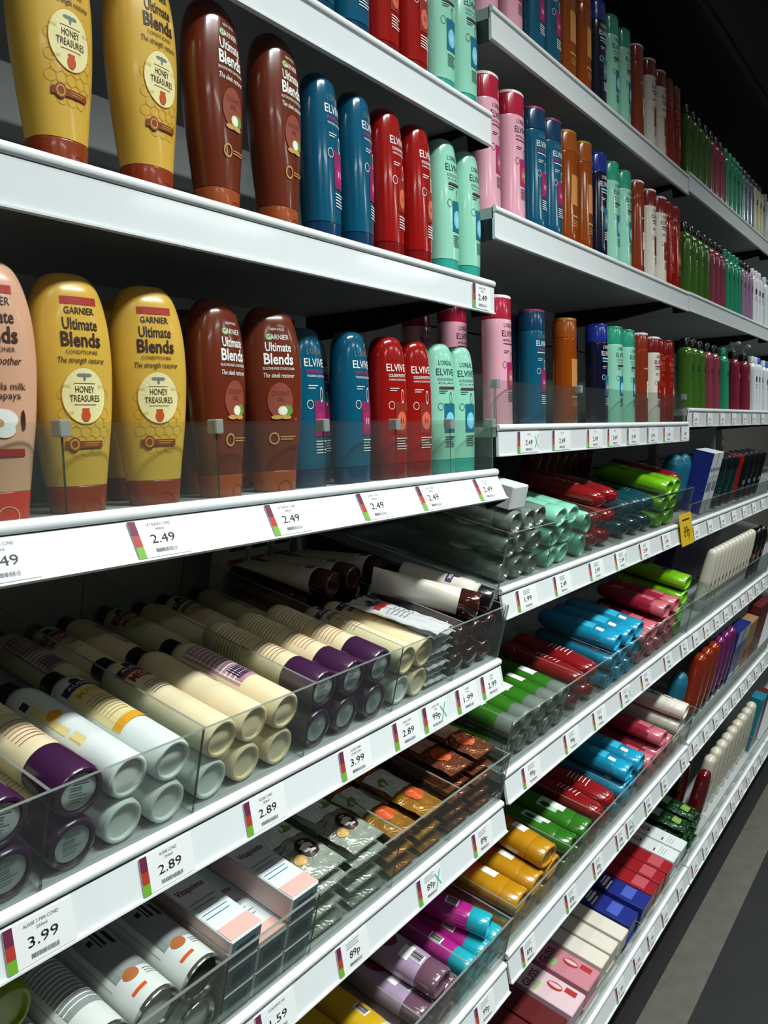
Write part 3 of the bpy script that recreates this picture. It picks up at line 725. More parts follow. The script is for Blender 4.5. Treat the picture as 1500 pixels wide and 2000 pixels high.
# green-bottle bay, shelves 1 to 3
C3 = [('green_b', 1333), ('green_b', 1346), ('green_b', 1358), ('green_b', 1370), ('rose_b', 1381), ('rose_b', 1391), ('rose_b', 1400), ('emerald_b', 1410), ('emerald_b', 1419), ('emerald_b', 1427), ('emerald_b', 1434),
      ('lilac_b', 1442), ('lilac_b', 1449), ('lilac_b', 1456), ('white_b', 1464), ('white_b', 1471), ('white_b', 1477), ('bluecap_b', 1486)]
for L in (1, 2):
    its = []
    for k, px in C3:
        X = max(Xof(px, 0.034, Z[3][2] + 0.03), 1.03)
        if L == 1: k = {'lilac_b': 'silver_b', 'white_b': 'ivory_b'}.get(k, k)
        if X < 1.97: its.append((k, X, 0.034, ru(-6, 6)))
    row(3, L, its)
row(3, 3, [(k, min(max(Xof(px, 0.036, Z[3][3] + 0.03), 1.03), 1.968), 0.036, ru(-6, 6)) for k, px in (('green_b', 1338), ('green_b', 1350), ('green_b', 1362), ('rose_b', 1377), ('rose_b', 1390), ('emerald_b', 1408), ('wine_b', 1430), ('wine_b', 1450), ('white_b', 1466), ('white_b', 1478), ('bluecap_b', 1488))])
for L in (1, 2, 3):
    row(4, L, [(['white_b', 'bluecap_b', 'white_b', 'emerald_b'][i], 2.05 + i * 0.07, 0.036, 0) for i in range(4)])

# ------------------------------------------------------------------ things lying in the trays
def lay(kind, b, L, X, t, n, label, group, roll=0.0, yaw=0.0, top_out=False, length=0.0, pitch=0.0):
    """long axis along the slope; base (or top) towards the aisle"""
    if top_out:
        rot = Matrix.Rotation(R_(yaw), 3, 'Z') @ Matrix.Rotation(R_(90) + TILT + R_(pitch), 3, 'X') @ Matrix.Rotation(PI + R_(roll), 3, 'Z')
        loc = on_slope(b, L, X, t + length, n)
    else:
        rot = Matrix.Rotation(R_(yaw), 3, 'Z') @ Matrix.Rotation(-(R_(90) - TILT) + R_(pitch), 3, 'X') @ Matrix.Rotation(R_(roll), 3, 'Z')
        loc = on_slope(b, L, X, t, n)
    return put(kind, loc, label, group, rot)

# cream and white round bottles with dark caps
CRE = M('cream_plastic', 'ecdcb6', 0.3, coat=0.2, sss=0.1); WHC = M('cool_white_plastic', 'dde4e2', 0.3, coat=0.2, sss=0.1)
CAPD = M('aubergine_cap', '1d1018', 0.3, coat=0.3); PUR = M('purple_cap', '3c1a3e', 0.25, coat=0.3); DISC = M('grey_disc_label', 'a3aeab', 0.5, var=0.2, scale=90)
AUB = M('ink_aubergine', '3a2352', 0.45); YELI = M('ink_yolk', 'e0a52c', 0.45); PALE = M('ink_pale_yellow', 'ead596', 0.45); MAUV = M('ink_mauve_label', 'b58a98', 0.45)
def round_bottle(kind, bodymat, capmat, items, r=0.0195, h=0.178):
    keys = [(0.003, r * .74), (0.003, r * .76), (0.0, r * .80), (-0.0002, r * .88), (0.001, r * .96), (0.005, r)]
    sec0 = [(z, a, a, 2) for z, a in keys]
    up = dense([(0.005, r, r, 2), (0.06, r, r, 2), (0.125, r, r, 2), (0.143, r * .95, r * .95, 2), (0.153, r * .78, r * .78, 2), (0.157, r * .6, r * .6, 2)], 4)
    body = mesh('body', *loft(sec0[:-1] + up, 26), [bodymat])
    cap = mesh('cap', *loft([(0.1572, r * .6, r * .6, 2), (0.158, r * .66, r * .66, 2), (h - 0.003, r * .63, r * .63, 2), (h, r * .5, r * .5, 2)], 22), [capmat])
    parts = [('body', body), ('cap', cap)]
    if items: parts += prints(items, on_front(surf_of(up)))
    KIND[kind] = ('round_bottle', 'bottle', parts)
def crest(z, ink): return [('e', 0, z + 0.012, 0.005, 0.005, ink), ('r', -0.016, z - 0.001, 0.016, z + 0.009, ink), ('t', 'AUSSIE', 0, z + 0.002, 0.024, 0.005, INKW)]
round_bottle('mega', CRE, CAPD, crest(0.126, AUB) + [('r', -0.016, 0.1215, 0.016, 0.1245, INKR), ('t', 'MEGA', 0, 0.109, 0.026, 0.0105, INKR, 0.02)] + lines(-0.012, 0.012, 0.098, 5, 0.004, GREY, 0.0009))
round_bottle('plaincream', CRE, CAPD, [('r', 0.004, 0.06, 0.018, 0.12, MAUV)] + lines(0.005, 0.017, 0.116, 10, 0.005, INKW, 0.001))
round_bottle('mane', WHC, CAPD, crest(0.126, AUB) + [('r', -0.017, 0.062, 0.017, 0.1245, PALE), ('t', 'MANE', 0, 0.111, 0.024, 0.008, YELI, 0.015)] + lines(-0.013, 0.013, 0.102, 8, 0.0045, GREY, 0.0008) + [('r', -0.017, 0.05, 0.017, 0.0605, YELI)])
round_bottle('whiteside', WHC, CAPD, [('r', -0.019, 0.12, -0.010, 0.13, AUB), ('r', -0.019, 0.065, -0.008, 0.118, PALE), ('e', -0.005, 0.092, 0.0065, 0.0065, YELI), ('r', -0.018, 0.045, -0.006, 0.06, PALE)])
round_bottle('striped', CRE, CAPD, [('r', -0.017, 0.05, 0.017, 0.135, MAUV)] + lines(-0.016, 0.016, 0.13, 12, 0.0062, INKW, 0.0016, 0.1) + [('r', -0.012 + i * 0.0024, 0.055, -0.0108 + i * 0.0024, 0.075, AUB) for i in range(8)])
round_bottle('miracle_side', CRE, CAPD, crest(0.126, AUB) + [('r', -0.013, 0.112, 0.011, 0.119, GREY)] + lines(-0.013, 0.013, 0.105, 7, 0.005, PINKI, 0.0009))
def miracle(kind):
    r = 0.0205
    sec = [(0.046, r * .9), (0.0465, r * .975), (0.05, r)]
    z = 0.05
    while z < 0.148:
        if z < 0.095: z += 0.011; sec.append((z, r))
        else: sec += [(z + 0.0008, r * 1.0), (z + 0.0018, r * .965), (z + 0.0028, r * .965), (z + 0.0036, r)]; z += 0.0045
    sec += [(0.156, r), (0.165, r * .93), (0.169, r * .75), (0.17, r * .4)]
    s4 = [(a, b_, b_, 2) for a, b_ in sec]
    body = mesh('body', *loft(s4, 28), [CRE])
    R2 = r * 1.05
    cap = mesh('cap', *loft([(z_, a, a, 2) for z_, a in ((0.0025, R2 * .72), (0.0025, R2 * .76), (-0.0003, R2 * .8), (0.0, R2 * .93), (0.002, R2), (0.042, R2), (0.044, R2 * .985), (0.0455, R2 * .95))], 30), [PUR])
    it = [('e', 0, 0, R2 * .71, R2 * .71, DISC)] + [q for i_ in range(4) for q in lines(-0.009 + 0.001 * abs(i_ - 1.5), 0.009, 0.009 - 0.0052 * i_, 2, 0.0022, M('ink_slate', '5a6866', 0.5), 0.0009, 0.4, i_)]
    disc = decal(it, on_base(0.0022)); disc.name = 'base_label'
    pr = decal(lines(-0.016, 0.014, 0.092, 7, 0.005, PINKI, 0.0009, .4), on_front(surf_of(s4)))
    KIND[kind] = ('round_bottle', 'bottle', [('body', body), ('cap', cap), ('base_label', disc), ('label_print', pr)])
miracle('miracle')

L4a = 'lying base-out in the sloping tray'
def two(kindtop, kindbot, xs_top, xs_bot, labtop, labbot, grp, nt=0.0605, nb=0.0205, t0=0.012):
    for i, X in enumerate(xs_top):
        k = kindtop[i % len(kindtop)]; l = labtop[i % len(labtop)]
        if len(labtop) < len(xs_top): l = l + ', %s from the sachets' % NTH[len(xs_top) - 1 - i]
        lay(k, 1, 4, X, t0 + random.uniform(0, 0.004), 0.067 if k == 'miracle' else nt, l, grp + ' top layer', roll=random.uniform(-12, 12))
    for i, X in enumerate(xs_bot):
        k = kindbot[i % len(kindbot)]
        lay(k, 1, 4, X, t0 + random.uniform(0, 0.003), 0.0228 if k == 'miracle' else nb, labbot + (', %s from the chocolate bottles' % NTH[len(xs_bot) - 1 - i] if len(xs_bot) > 1 else ''), grp + ' bottom layer', roll=random.uniform(-40, 40))
two(['miracle'], ['miracle'], [-0.775], [-0.768], ['purple-capped ribbed bottle, top layer, behind the leftmost 3.99 ticket divider'], 'purple-capped bottle, bottom layer, left of the first divider', 'purple caps at tray start')
lay('plaincream', 1, 4, -0.815, 0.012, 0.0205, 'cream bottle lying lowest before the first divider', 'cream bottle before first divider')
two(['miracle', 'whiteside', 'mane'], ['miracle', 'whiteside', 'whiteside'], [-0.712, -0.664, -0.620], [-0.714, -0.666, -0.621],
    ['purple-capped ribbed cream bottle lying above the 3.99 ticket, top layer', 'white bottle with yellow dot lying beside purple cap, top layer', 'white bottle with yellow label and purple crest lying in top layer'],
    'bottle under the yellow-labelled white bottles, bottom layer', 'first compartment bottles')
two(['mega', 'plaincream', 'striped'], ['whiteside', 'plaincream', 'mega'], [-0.562, -0.518, -0.474], [-0.568, -0.522, -0.474],
    ['cream bottle lettered in red lying in top layer', 'plain cream bottle with mauve stripe beside the red-lettered one', 'cream bottle with mauve striped back label and barcode'],
    'cream bottle under the red-lettered cream bottles, bottom layer', 'second compartment bottles')
two(['miracle'], ['miracle'], [-0.415, -0.365, -0.313], [-0.416, -0.366, -0.312], ['purple-capped bottle, top layer, right of the mauve-striped bottle'], 'purple-capped bottle, bottom layer, right of the cream bottles', 'third compartment purple caps')
two(['miracle_side'], ['whiteside', 'plaincream'], [-0.2555, -0.216], [-0.2555, -0.216], ['cream bottle with purple crest and grey lettering beside flat sachets'], 'pale bottle under the grey-lettered ones, bottom layer', 'fourth compartment bottles')
for i, (X, k) in enumerate(((-0.70, 'mega'), (-0.655, 'plaincream'), (-0.56, 'striped'), (-0.515, 'mega'), (-0.47, 'plaincream'), (-0.41, 'mega'), (-0.36, 'plaincream'), (-0.315, 'miracle_side'), (-0.2555, 'plaincream'))):
    lay(k, 1, 4, X, 0.198 + random.uniform(0, 0.01), 0.0205, 'cream bottle in the shaded rear row, %s from the brown-capped tubes' % NTH[8 - i], 'rear row of cream bottles', roll=random.uniform(-30, 30))

# tubes and sachets at the end of that tray
def tube(kind, bodymat, capmat, r=0.019, h=0.15, items=None, name='tube', caph=0.022):
    sec = []
    for i in range(9):
        u = i / 8
        a = r * (1 + 0.28 * u); b = r * (1 - u) ** 0.75 + 0.0006
        sec.append((caph + (h - caph) * u, a, b, 2.0 + 0.4 * u))
    sec.append((h + 0.006, r * 1.28, 0.0006, 2.4))
    body = mesh('body', *loft(sec, 26), [bodymat])
    cap = mesh('cap', *loft([(0.002, r * .7, r * .7, 2), (0.002, r * .74, r * .74, 2), (0.0, r * .8, r * .8, 2), (0.0005, r * .95, r * .95, 2), (0.003, r, r, 2), (caph - 0.0015, r, r, 2), (caph, r * .96, r * .96, 2)], 26), [capmat])
    parts = [('body', body), ('cap', cap)]
    if items: parts += prints(items, on_front(surf_of(sec)))
    KIND[kind] = (name, 'tube', parts)
BRC = M('chocolate_cap', '3a160e', 0.12, coat=0.7); TUBW = M('tube_white', 'd9d2c6', 0.3, coat=0.2)
tube('brown_tube', TUBW, BRC, 0.0185, 0.145, [('r', -0.011, 0.028, 0.008, 0.05, INKW)] + [('r', -0.008 + i * 0.0017, 0.03, -0.0072 + i * 0.0017 + (i % 3) * 0.0003, 0.044, INK) for i in range(9)], caph=0.028)
shoulder_bottle('black_cap_small', TUBW, BLK, h=0.14, a=0.019, b=0.019, capr=0.85, items=crest(0.07, AUB), name='small_bottle')
shoulder_bottle('choc_bottle', M('chocolate_plastic', '3a170d', 0.14, coat=0.6), BRC, h=0.14, a=0.019, b=0.019, capr=0.8, items=None, name='small_bottle')
for i, (X, t, n) in enumerate(((-0.1122, 0.014, 0.0195), (-0.0722, 0.014, 0.0195), (-0.0318, 0.014, 0.0195), (-0.1122, 0.014, 0.058), (-0.0722, 0.014, 0.058), (-0.0318, 0.014, 0.058))):
    lay('choc_bottle', 1, 4, X, t, n, 'dark chocolate bottle lying cap-out, %s layer, %s from the white sachets' % ('lower' if n < .04 else 'upper', NTH[i % 3]), 'chocolate bottles at tray end', top_out=True, length=0.14)
lay('brown_tube', 1, 4, -0.085, 0.014, 0.0965, 'white tube with glossy brown cap tilted across the chocolate bottles', None, yaw=26, pitch=0.2, roll=60)
lay('black_cap_small', 1, 4, -0.072, 0.012, 0.0965, 'white bottle with black cap lying on the chocolate bottles', None, yaw=14, top_out=True, length=0.14)
for i, (X, t, n, yw) in enumerate(((-0.213, 0.168, 0.0975, 5), (-0.163, 0.172, 0.0975, 2), (-0.088, 0.17, 0.0965, 5))):
    lay('brown_tube', 1, 4, X, t, n, 'white tube with brown cap far back in the tray, %s from the crested cartons' % NTH[i], 'tubes at the back of the tray', yaw=yw, roll=0, pitch=-5)
for i, (X, n) in enumerate(((-0.2145, 0.058), (-0.1755, 0.058), (-0.1115, 0.058), (-0.0725, 0.058), (-0.2145, 0.0195), (-0.1755, 0.0195), (-0.1115, 0.0195), (-0.0725, 0.0195))):
    lay('choc_bottle', 1, 4, X, 0.2, n, 'dark chocolate bottle in the rear, %s layer, %s from the cream bottles' % ('upper' if i < 4 else 'lower', NTH[i % 4]), 'rear chocolate bottles', top_out=True, length=0.14)

def carton(kind, mats, w_, d, h, front=None, base=None, side=None, name='carton', rr=0.0012):
    V, Fc = bevbox(-w_ / 2, w_ / 2, -d / 2, d / 2, 0, h, rr, 1)
    parts = [('box', mesh('box', V, Fc, [mats], smooth=False))]
    flap = merge(box(-w_ / 2 + 0.0015, w_ / 2 - 0.0015, -d / 2 + 0.002, d / 2 - 0.002, -0.0006, 0.0004))
    parts.append(('end_flap', mesh('end_flap', *flap, [mats], smooth=False)))
    if front: parts += prints(front, lambda x, z, l: (x, -d / 2 - l, z))
    if base: parts += prints(base, on_base(-0.0006), 'end_print')
    if side: parts += prints(side, lambda x, z, l: (-w_ / 2 - l, -x, z), 'side_print')
    KIND[kind] = (name, 'carton', parts)
CARW = M('carton_white', 'd5dadb', 0.45)
carton('crest_carton', CARW, 0.044, 0.028, 0.12, [('e', 0, 0.104, 0.006, 0.006, AUB), ('r', -0.017, 0.087, 0.017, 0.099, AUB), ('r', -0.015, 0.067, 0.015, 0.074, ORI)])
for i, X in enumerate((-0.108, -0.159, -0.2055)):
    put('crest_carton', on_slope(1, 4, X, 0.367, 0.0008), 'white carton with purple crest propped at the back, %s from the tray end' % NTH[i], 'white crested cartons at the back', Matrix.Rotation(TILT, 3, 'X'))

def RIP(u, v): return 0.0008 * math.sin(9 * u + 7 * v) + 0.0005 * math.sin(17 * v - 6 * u) + 0.0004 * math.sin(23 * u + 11 * v)
def sachet(kind, mat, w_, h, d=0.012, items=None, zig=False, name='sachet'):
    nx, nz = 16, 26
    V = []; Fc = []
    for s in (-1, 1):
        for j in range(nz + 1):
            for i in range(nx + 1):
                u = i / nx * 2 - 1; v = j / nz * 2 - 1
                pu = max(0, 1 - abs(u) ** 3); pv = max(0, 1 - max(0, (abs(v) - 0.08) / 0.78) ** 2.2) if abs(v) < 0.86 else 0
                y = s * (0.0004 + d / 2 * pu * pv) + RIP(u, v)
                V.append((u * w_ / 2 * (1 - 0.03 * pv), y, (v + 1) / 2 * h))
    o = (nx + 1) * (nz + 1)
    def vid(s, i, j): return (0 if s < 0 else o) + j * (nx + 1) + i
    for j in range(nz):
        for i in range(nx):
            Fc.append((vid(-1, i, j), vid(-1, i + 1, j), vid(-1, i + 1, j + 1), vid(-1, i, j + 1)))
            Fc.append((vid(1, i, j), vid(1, i, j + 1), vid(1, i + 1, j + 1), vid(1, i + 1, j)))
    for j in range(nz):
        Fc.append((vid(-1, 0, j), vid(-1, 0, j + 1), vid(1, 0, j + 1), vid(1, 0, j)))
        Fc.append((vid(-1, nx, j), vid(1, nx, j), vid(1, nx, j + 1), vid(-1, nx, j + 1)))
    for i in range(nx):
        Fc.append((vid(-1, i, 0), vid(1, i, 0), vid(1, i + 1, 0), vid(-1, i + 1, 0)))
        Fc.append((vid(-1, i, nz), vid(-1, i + 1, nz), vid(1, i + 1, nz), vid(1, i, nz)))
    parts = [('pouch', mesh('pouch', V, Fc, [mat], angle=60))]
    if zig:
        n = 18
        for z0, sg in ((0.0, -1), (h, 1)):
            ZV = []; ZF = []
            for q in range(n):
                x0 = -w_ / 2 + w_ * q / n; o2 = len(ZV)
                ZV += [(x0, 0.0003, z0), (x0 + w_ / n, 0.0003, z0), (x0 + w_ / n / 2, 0.0003, z0 + sg * 0.003), (x0, -0.0003, z0), (x0 + w_ / n, -0.0003, z0), (x0 + w_ / n / 2, -0.0003, z0 + sg * 0.003)]
                ZF += [(o2, o2 + 1, o2 + 2), (o2 + 3, o2 + 5, o2 + 4), (o2, o2 + 2, o2 + 5, o2 + 3), (o2 + 1, o2 + 4, o2 + 5, o2 + 2)]
            parts.append(('crimped_edge', mesh('crimped_edge', ZV, ZF, [mat], smooth=False)))
    if items:
        def pl(x, z, l):
            u = x / (w_ / 2); v = z / h * 2 - 1
            pu = max(0, 1 - abs(u) ** 3); pv = max(0, 1 - max(0, (abs(v) - 0.08) / 0.78) ** 2.2) if abs(v) < 0.86 else 0
            return (x, -(0.0004 + d / 2 * pu * pv) + RIP(u, v) - l - 0.0006, z)
        parts += prints(items, pl)
    KIND[kind] = (name, 'sachet', parts)
def crumple(mt, sc=38, st=0.9):
    nt = mt.node_tree; b = nt.nodes['Principled BSDF']
    v = nt.nodes.new('ShaderNodeTexVoronoi'); v.inputs['Scale'].default_value = sc
    n = nt.nodes.new('ShaderNodeTexNoise'); n.inputs['Scale'].default_value = sc * 1.4; n.inputs['Distortion'].default_value = 1.5
    tc = nt.nodes.new('ShaderNodeTexCoord'); a = nt.nodes.new('ShaderNodeMath'); a.operation = 'ADD'
    nt.links.new(tc.outputs['Object'], v.inputs['Vector']); nt.links.new(tc.outputs['Object'], n.inputs['Vector'])
    nt.links.new(v.outputs['Distance'], a.inputs[0]); nt.links.new(n.outputs['Fac'], a.inputs[1])
    bp = nt.nodes.new('ShaderNodeBump'); bp.inputs['Strength'].default_value = st; bp.inputs['Distance'].default_value = 0.006
    nt.links.new(a.outputs[0], bp.inputs['Height']); nt.links.new(bp.outputs['Normal'], b.inputs['Normal'])
    return mt
FOILW = M('white_foil', 'dfe2e4', 0.2, 0.25, coat=0.3); FOILC = M('coconut_foil', 'b9c2b4', 0.22, 0.45, coat=0.4); FOILB = M('bronze_foil', '8c5238', 0.2, 0.55, coat=0.4); FOILA = M('amber_foil', 'a0702c', 0.22, 0.3, coat=0.3); FOILG = M('green_foil', '1d4a2a', 0.14, 0.5, coat=0.5)
for f_ in (FOILC, FOILB, FOILA, FOILG): crumple(f_)
crumple(FOILW, 20, 0.3)
sachet('white_sachet', FOILW, 0.055, 0.13, 0.0095, crest(0.098, AUB) + [('r', -0.02, 0.085, 0.02, 0.094, INKR)] + lines(-0.02, 0.02, 0.075, 5, 0.006, GREY, 0.001))
for i in range(7):
    put('white_sachet', on_slope(1, 4, -0.1652 + 0.0005 * (i % 3), 0.014 + 0.003 * (i % 2), 0.0072 + i * 0.0108), 'flat white foil sachet, %s from the bottom, beside the chocolate bottles' % NTH[i], 'stacked white sachets', Matrix.Rotation(R_(random.uniform(-0.8, 0.8)), 3, 'Z') @ Matrix.Rotation(-(R_(90) - TILT), 3, 'X'))
put('white_sachet', on_slope(1, 4, -0.188, 0.004, 0.088), 'topmost white sachet sliding over the grey-lettered bottles', None, Matrix.Rotation(R_(10), 3, 'Z') @ Matrix.Rotation(-(R_(90) - TILT), 3, 'X'))

# ---- fifth shelf of the honey bay: cans, cartons, sachets
CANW = M('can_white', 'cfd4d0', 0.3, coat=0.3); CANG = M('can_silver_grey', '9aa3a0', 0.3, 0.2, coat=0.3); STEEL = M('tin_base', 'a7a9a4', 0.18, 0.9)
def can(kind, band):
    r = 0.0225
    sec = [(0.004, r), (0.008, r), (0.06, r), (0.12, r), (0.15, r * .96), (0.158, r * .8)]
    s4 = [(z, a, a, 2) for z, a in sec]
    body = mesh('body', *loft(s4, 30), [CANW])
    base = mesh('tin_base', *loft([(z, a, a, 2) for z, a in ((0.012, r * .15), (0.010, r * .5), (0.005, r * .8), (0.0, r * .93), (0.0, r * .98), (0.0015, r * 1.01), (0.004, r * 1.0))], 30), [STEEL])
    cap = mesh('cap', *loft([(z, a, a, 2) for z, a in ((0.158, r * .86), (0.16, r * .9), (0.185, r * .85), (0.19, r * .6))], 24), [CANG])
    if band: it = [('r', -0.021, 0.035, 0.021, 0.12, CANG), ('r', -0.016, 0.014, -0.003, 0.0175, ORI), ('e', -0.006, 0.032, 0.007, 0.006, M('ink_terracotta', 'a8643c', 0.4)), ('r', -0.006, 0.072, 0.0, 0.092, INK), ('r', 0.004, 0.07, 0.009, 0.088, INK), ('r', -0.012, 0.08, -0.008, 0.086, INK)] + lines(0.004, 0.018, 0.03, 3, 0.003, GREY, 0.0007)
    else: it = [('r', -0.021, 0.03, 0.021, 0.13, CANG), ('e', -0.004, 0.11, 0.006, 0.006, INK)] + lines(-0.018, 0.018, 0.1, 14, 0.0048, INKW, 0.0011)
    KIND[kind] = ('spray_can', 'can', [('body', body), ('tin_base', base), ('cap', cap), ('label_print', decal(it, on_front(surf_of(s4))))])
can('can_front', True); can('can_back', False)
for k, X, n, lab in (('can_front', -0.602, 0.0692, 'white and grey spray can with orange bar lying against the cartons'), ('can_front', -0.653, 0.0695, 'white spray can with orange stripe lying between two other cans'), ('can_back', -0.704, 0.069, 'grey spray can with small print lying outermost'), ('can_back', -0.755, 0.069, 'spray can with small print half hidden beside green lid')):
    lay(k, 1, 5, X, 0.012, n, lab, None, roll=random.uniform(-8, 8))
for q, X in enumerate((-0.602, -0.65, -0.70, -0.75)): lay('can_front', 1, 5, X, 0.012, 0.0235, 'spray can in the bottom layer, %s from the cartons' % NTH[q], 'bottom layer of spray cans')
VPK = M('ink_blush', 'd9ada4', 0.45); VPB = M('ink_pale_blue', 'c9d8de', 0.45); VLOGO = M('ink_plum_red', '7a2440', 0.45)
vend = [('r', -0.019, -0.0125, 0.019, 0.0125, M('ink_steel_blue', '55646c', 0.45)), ('r', -0.013, -0.006, 0.013, 0.007, DARKT)]
carton('vita', CARW, 0.042, 0.029, 0.15, [('r', -0.02, 0.001, 0.02, 0.02, VPK), ('t', 'Vitapointe', 0.0, 0.075, 0.034, 0.0085, VLOGO, 0.01), ('r', -0.02, 0.12, 0.02, 0.149, VPK), ('r', -0.0203, 0.095, 0.0203, 0.119, VPB)] + lines(-0.018, 0.016, 0.06, 5, 0.006, TEALI, 0.0008), vend, [('r', -0.013, 0.001, 0.013, 0.149, M('ink_pale_blush', 'cdb2ac', 0.45))])
for cxi, (X, nmax) in enumerate(((-0.545, 3), (-0.497, 2), (-0.449 - 0.02, 3))):
    for k in range(nmax):
        if cxi == 2: X = -0.4715 + 0.0; 
        lay('vita', 1, 5, [-0.5523, -0.5098, -0.4673][cxi], 0.01, 0.0165 + k * 0.0305, 'white and blush carton, %s from the bottom, %s stack' % (NTH[k], ('can-side', 'middle', 'sachet-side')[cxi]), 'plum-lettered cartons %d' % cxi, roll=0)
COCW = M('ink_coco_white', 'e8ece6', 0.4); LEAF = M('ink_leaf', '7f9c3a', 0.4)
sachet('coco_sachet', FOILC, 0.064, 0.135, 0.014, [('r', -0.026, 0.06, 0.026, 0.115, COCW), ('e', -0.008, 0.1, 0.016, 0.010, LEAF), ('e', 0.008, 0.038, 0.015, 0.014, INKB), ('e', 0.008, 0.038, 0.011, 0.010, COCW), ('e', -0.014, 0.028, 0.008, 0.007, INKG), ('e', 0.012, 0.075, 0.009, 0.006, LEAF)], True)
sachet('amber_sachet', FOILA, 0.056, 0.135, 0.014, [('r', -0.024, 0.05, 0.024, 0.1, COCW), ('e', 0.0, 0.11, 0.018, 0.008, ORI), ('e', 0.005, 0.035, 0.016, 0.012, ORI), ('e', -0.01, 0.075, 0.01, 0.008, LEAF)], True)
sachet('bronze_sachet', FOILB, 0.06, 0.135, 0.0112, [('r', -0.024, 0.055, 0.024, 0.1, M('ink_pale_bronze', 'c79a80', 0.3)), ('e', 0.0, 0.035, 0.018, 0.014, ORI), ('e', -0.006, 0.112, 0.012, 0.008, RED)], True)
def stack_sachets(kind, b, L, xs, n, t0, lab, grp, sides=None, dz=0.0155, jit=2.4, lift=0.0092):
    for q, X in enumerate(xs):
        for i in range(n):
            put(kind, on_slope(b, L, X, t0 + 0.004 * (i % 3) + 0.002 * i, lift + i * dz),
                '%s, %s from the bottom%s' % (lab, NTH[i], (', stack beside the %s' % sides[q]) if sides else ''), grp, Matrix.Rotation(R_(random.uniform(-jit, jit)), 3, 'Z') @ Matrix.Rotation(-(R_(90) - TILT), 3, 'X') @ Matrix.Rotation(R_(random.uniform(-1, 1)), 3, 'Z'))
stack_sachets('coco_sachet', 1, 5, [-0.4045, -0.3285], 5, 0.016, 'silvery green coconut sachet', 'coconut sachets', ['cartons', 'amber sachets'])
stack_sachets('amber_sachet', 1, 5, [-0.2535, -0.1855], 4, 0.016, 'amber sachet', 'amber sachets', ['coconut sachets', 'bronze sachets'])
stack_sachets('bronze_sachet', 1, 5, [-0.114, -0.0445], 7, 0.016, 'bronze foil sachet', 'bronze sachets', ['amber sachets', 'tray end'], dz=0.0128, jit=1)
stack_sachets('coco_sachet', 1, 5, [-0.4045, -0.3285], 5, 0.184, 'coconut sachet in the shaded rear', 'rear coconut sachets', ['cans', 'bronze sachets'])
stack_sachets('bronze_sachet', 1, 5, [-0.2535, -0.1855, -0.114, -0.0445], 5, 0.184, 'bronze sachet in the shaded rear', 'rear bronze sachets', ['coconut sachets', 'first bronze stack', 'third bronze stack', 'tray end'], dz=0.0128, jit=1)

# ---- sixth shelf of the honey bay
def oval_bottle(kind, bodymat, capmat, items=None, a=0.026, b=0.017, h=0.165, caph=0.03, name='squeeze_bottle', flat=False, hole=None):
    K = [(caph, .93), (caph + 0.01, .97), (0.08, 1.0), (0.12, .97), (h - 0.018, .85), (h - 0.006, .66), (h, .3)]
    if flat: K = [(caph, .98), (caph + .008, 1.0), (0.08, 1.0), (h - 0.012, 1.0), (h - 0.004, .95), (h, .8)]
    sec = dense([(z, a * s, b * s, 2.4) for z, s in K], 3)
    body = mesh('body', *loft(sec, 26), [bodymat])
    q = .95 if not flat else .985
    cap = mesh('cap', *loft([(0.0035, a * q * .68, b * q * .62, 2.3), (0.0035, a * q * .74, b * q * .7, 2.3), (0.0, a * q * .82, b * q * .8, 2.3), (0.0, a * q * .92, b * q * .9, 2.3), (0.003, a * q, b * q, 2.3), (caph - 0.001, a * q, b * q, 2.3), (caph, a * q * .96, b * q * .96, 2.3)], 26), [capmat])
    parts = [('body', body), ('cap', cap)]
    if items: parts += prints(items, on_front(surf_of(sec)))
    KIND[kind] = (name, 'bottle', parts)
MGT = M('magenta_plastic', 'a8217e', 0.2, coat=0.5); CYA = M('turquoise_cap', '1fa3b4', 0.2, coat=0.5); LILB = M('pale_lilac_plastic', 'a88fae', 0.22, coat=0.4); LILC = M('plum_clear_cap', '6b4a5c', 0.15, coat=0.6)
YELP = M('sunflower_plastic', 'c9a017', 0.25, coat=0.4)
bc = lambda z, x: [('r', x, z, x + 0.014, z + 0.02, INKW)] + [('r', x + 0.001 + i * 0.0016, z + 0.002, x + 0.0018 + i * 0.0016 + (i % 3) * .0003, z + 0.018, INK) for i in range(8)]
oval_bottle('magenta_lay', MGT, CYA, bc(0.05, -0.01), 0.0195, 0.017)
oval_bottle('lilac_lay', LILB, LILC, [('e', 0, 0.095, 0.013, 0.02, WINE), ('r', -0.012, 0.05, 0.012, 0.064, INKW), ('e', 0.012, 0.06, 0.004, 0.004, GREENI)] + bc(0.032, -0.006), 0.024, 0.018)
oval_bottle('yellow_lay', YELP, M('pale_cream_cap', 'd8d4b8', 0.3), bc(0.05, -0.008), 0.024, 0.018)
oval_bottle('olive_lay', WHB, M('olive_lid', '7d8a1c', 0.35), None, 0.024, 0.024, 0.15)
lay('olive_lay', 1, 5, -0.768, 0.055, 0.1155, 'bottle with olive green lid lying on top of the outermost can', None)
lay('olive_lay', 1, 5, -0.829, 0.012, 0.024, 'bottle with olive green lid lying lowest by the cans', None)
for X, n in ((-0.1125, 0.0535), (-0.0715, 0.0535), (-0.0305, 0.0535), (-0.1125, 0.0185), (-0.0715, 0.0185), (-0.0305, 0.0185)):
    lay('magenta_lay', 1, 6, X, 0.012, n, 'magenta bottle with turquoise cap, %s layer, %s the lilac ones' % ('upper' if n > .04 else 'lower', 'next to' if X < -.1 else ('second from' if X < -.05 else 'third from')), 'magenta bottles', roll=random.uniform(-15, 15))
lay('magenta_lay', 1, 6, -0.058, 0.02, 0.087, 'magenta bottle with turquoise cap lying askew on top', None, yaw=12)
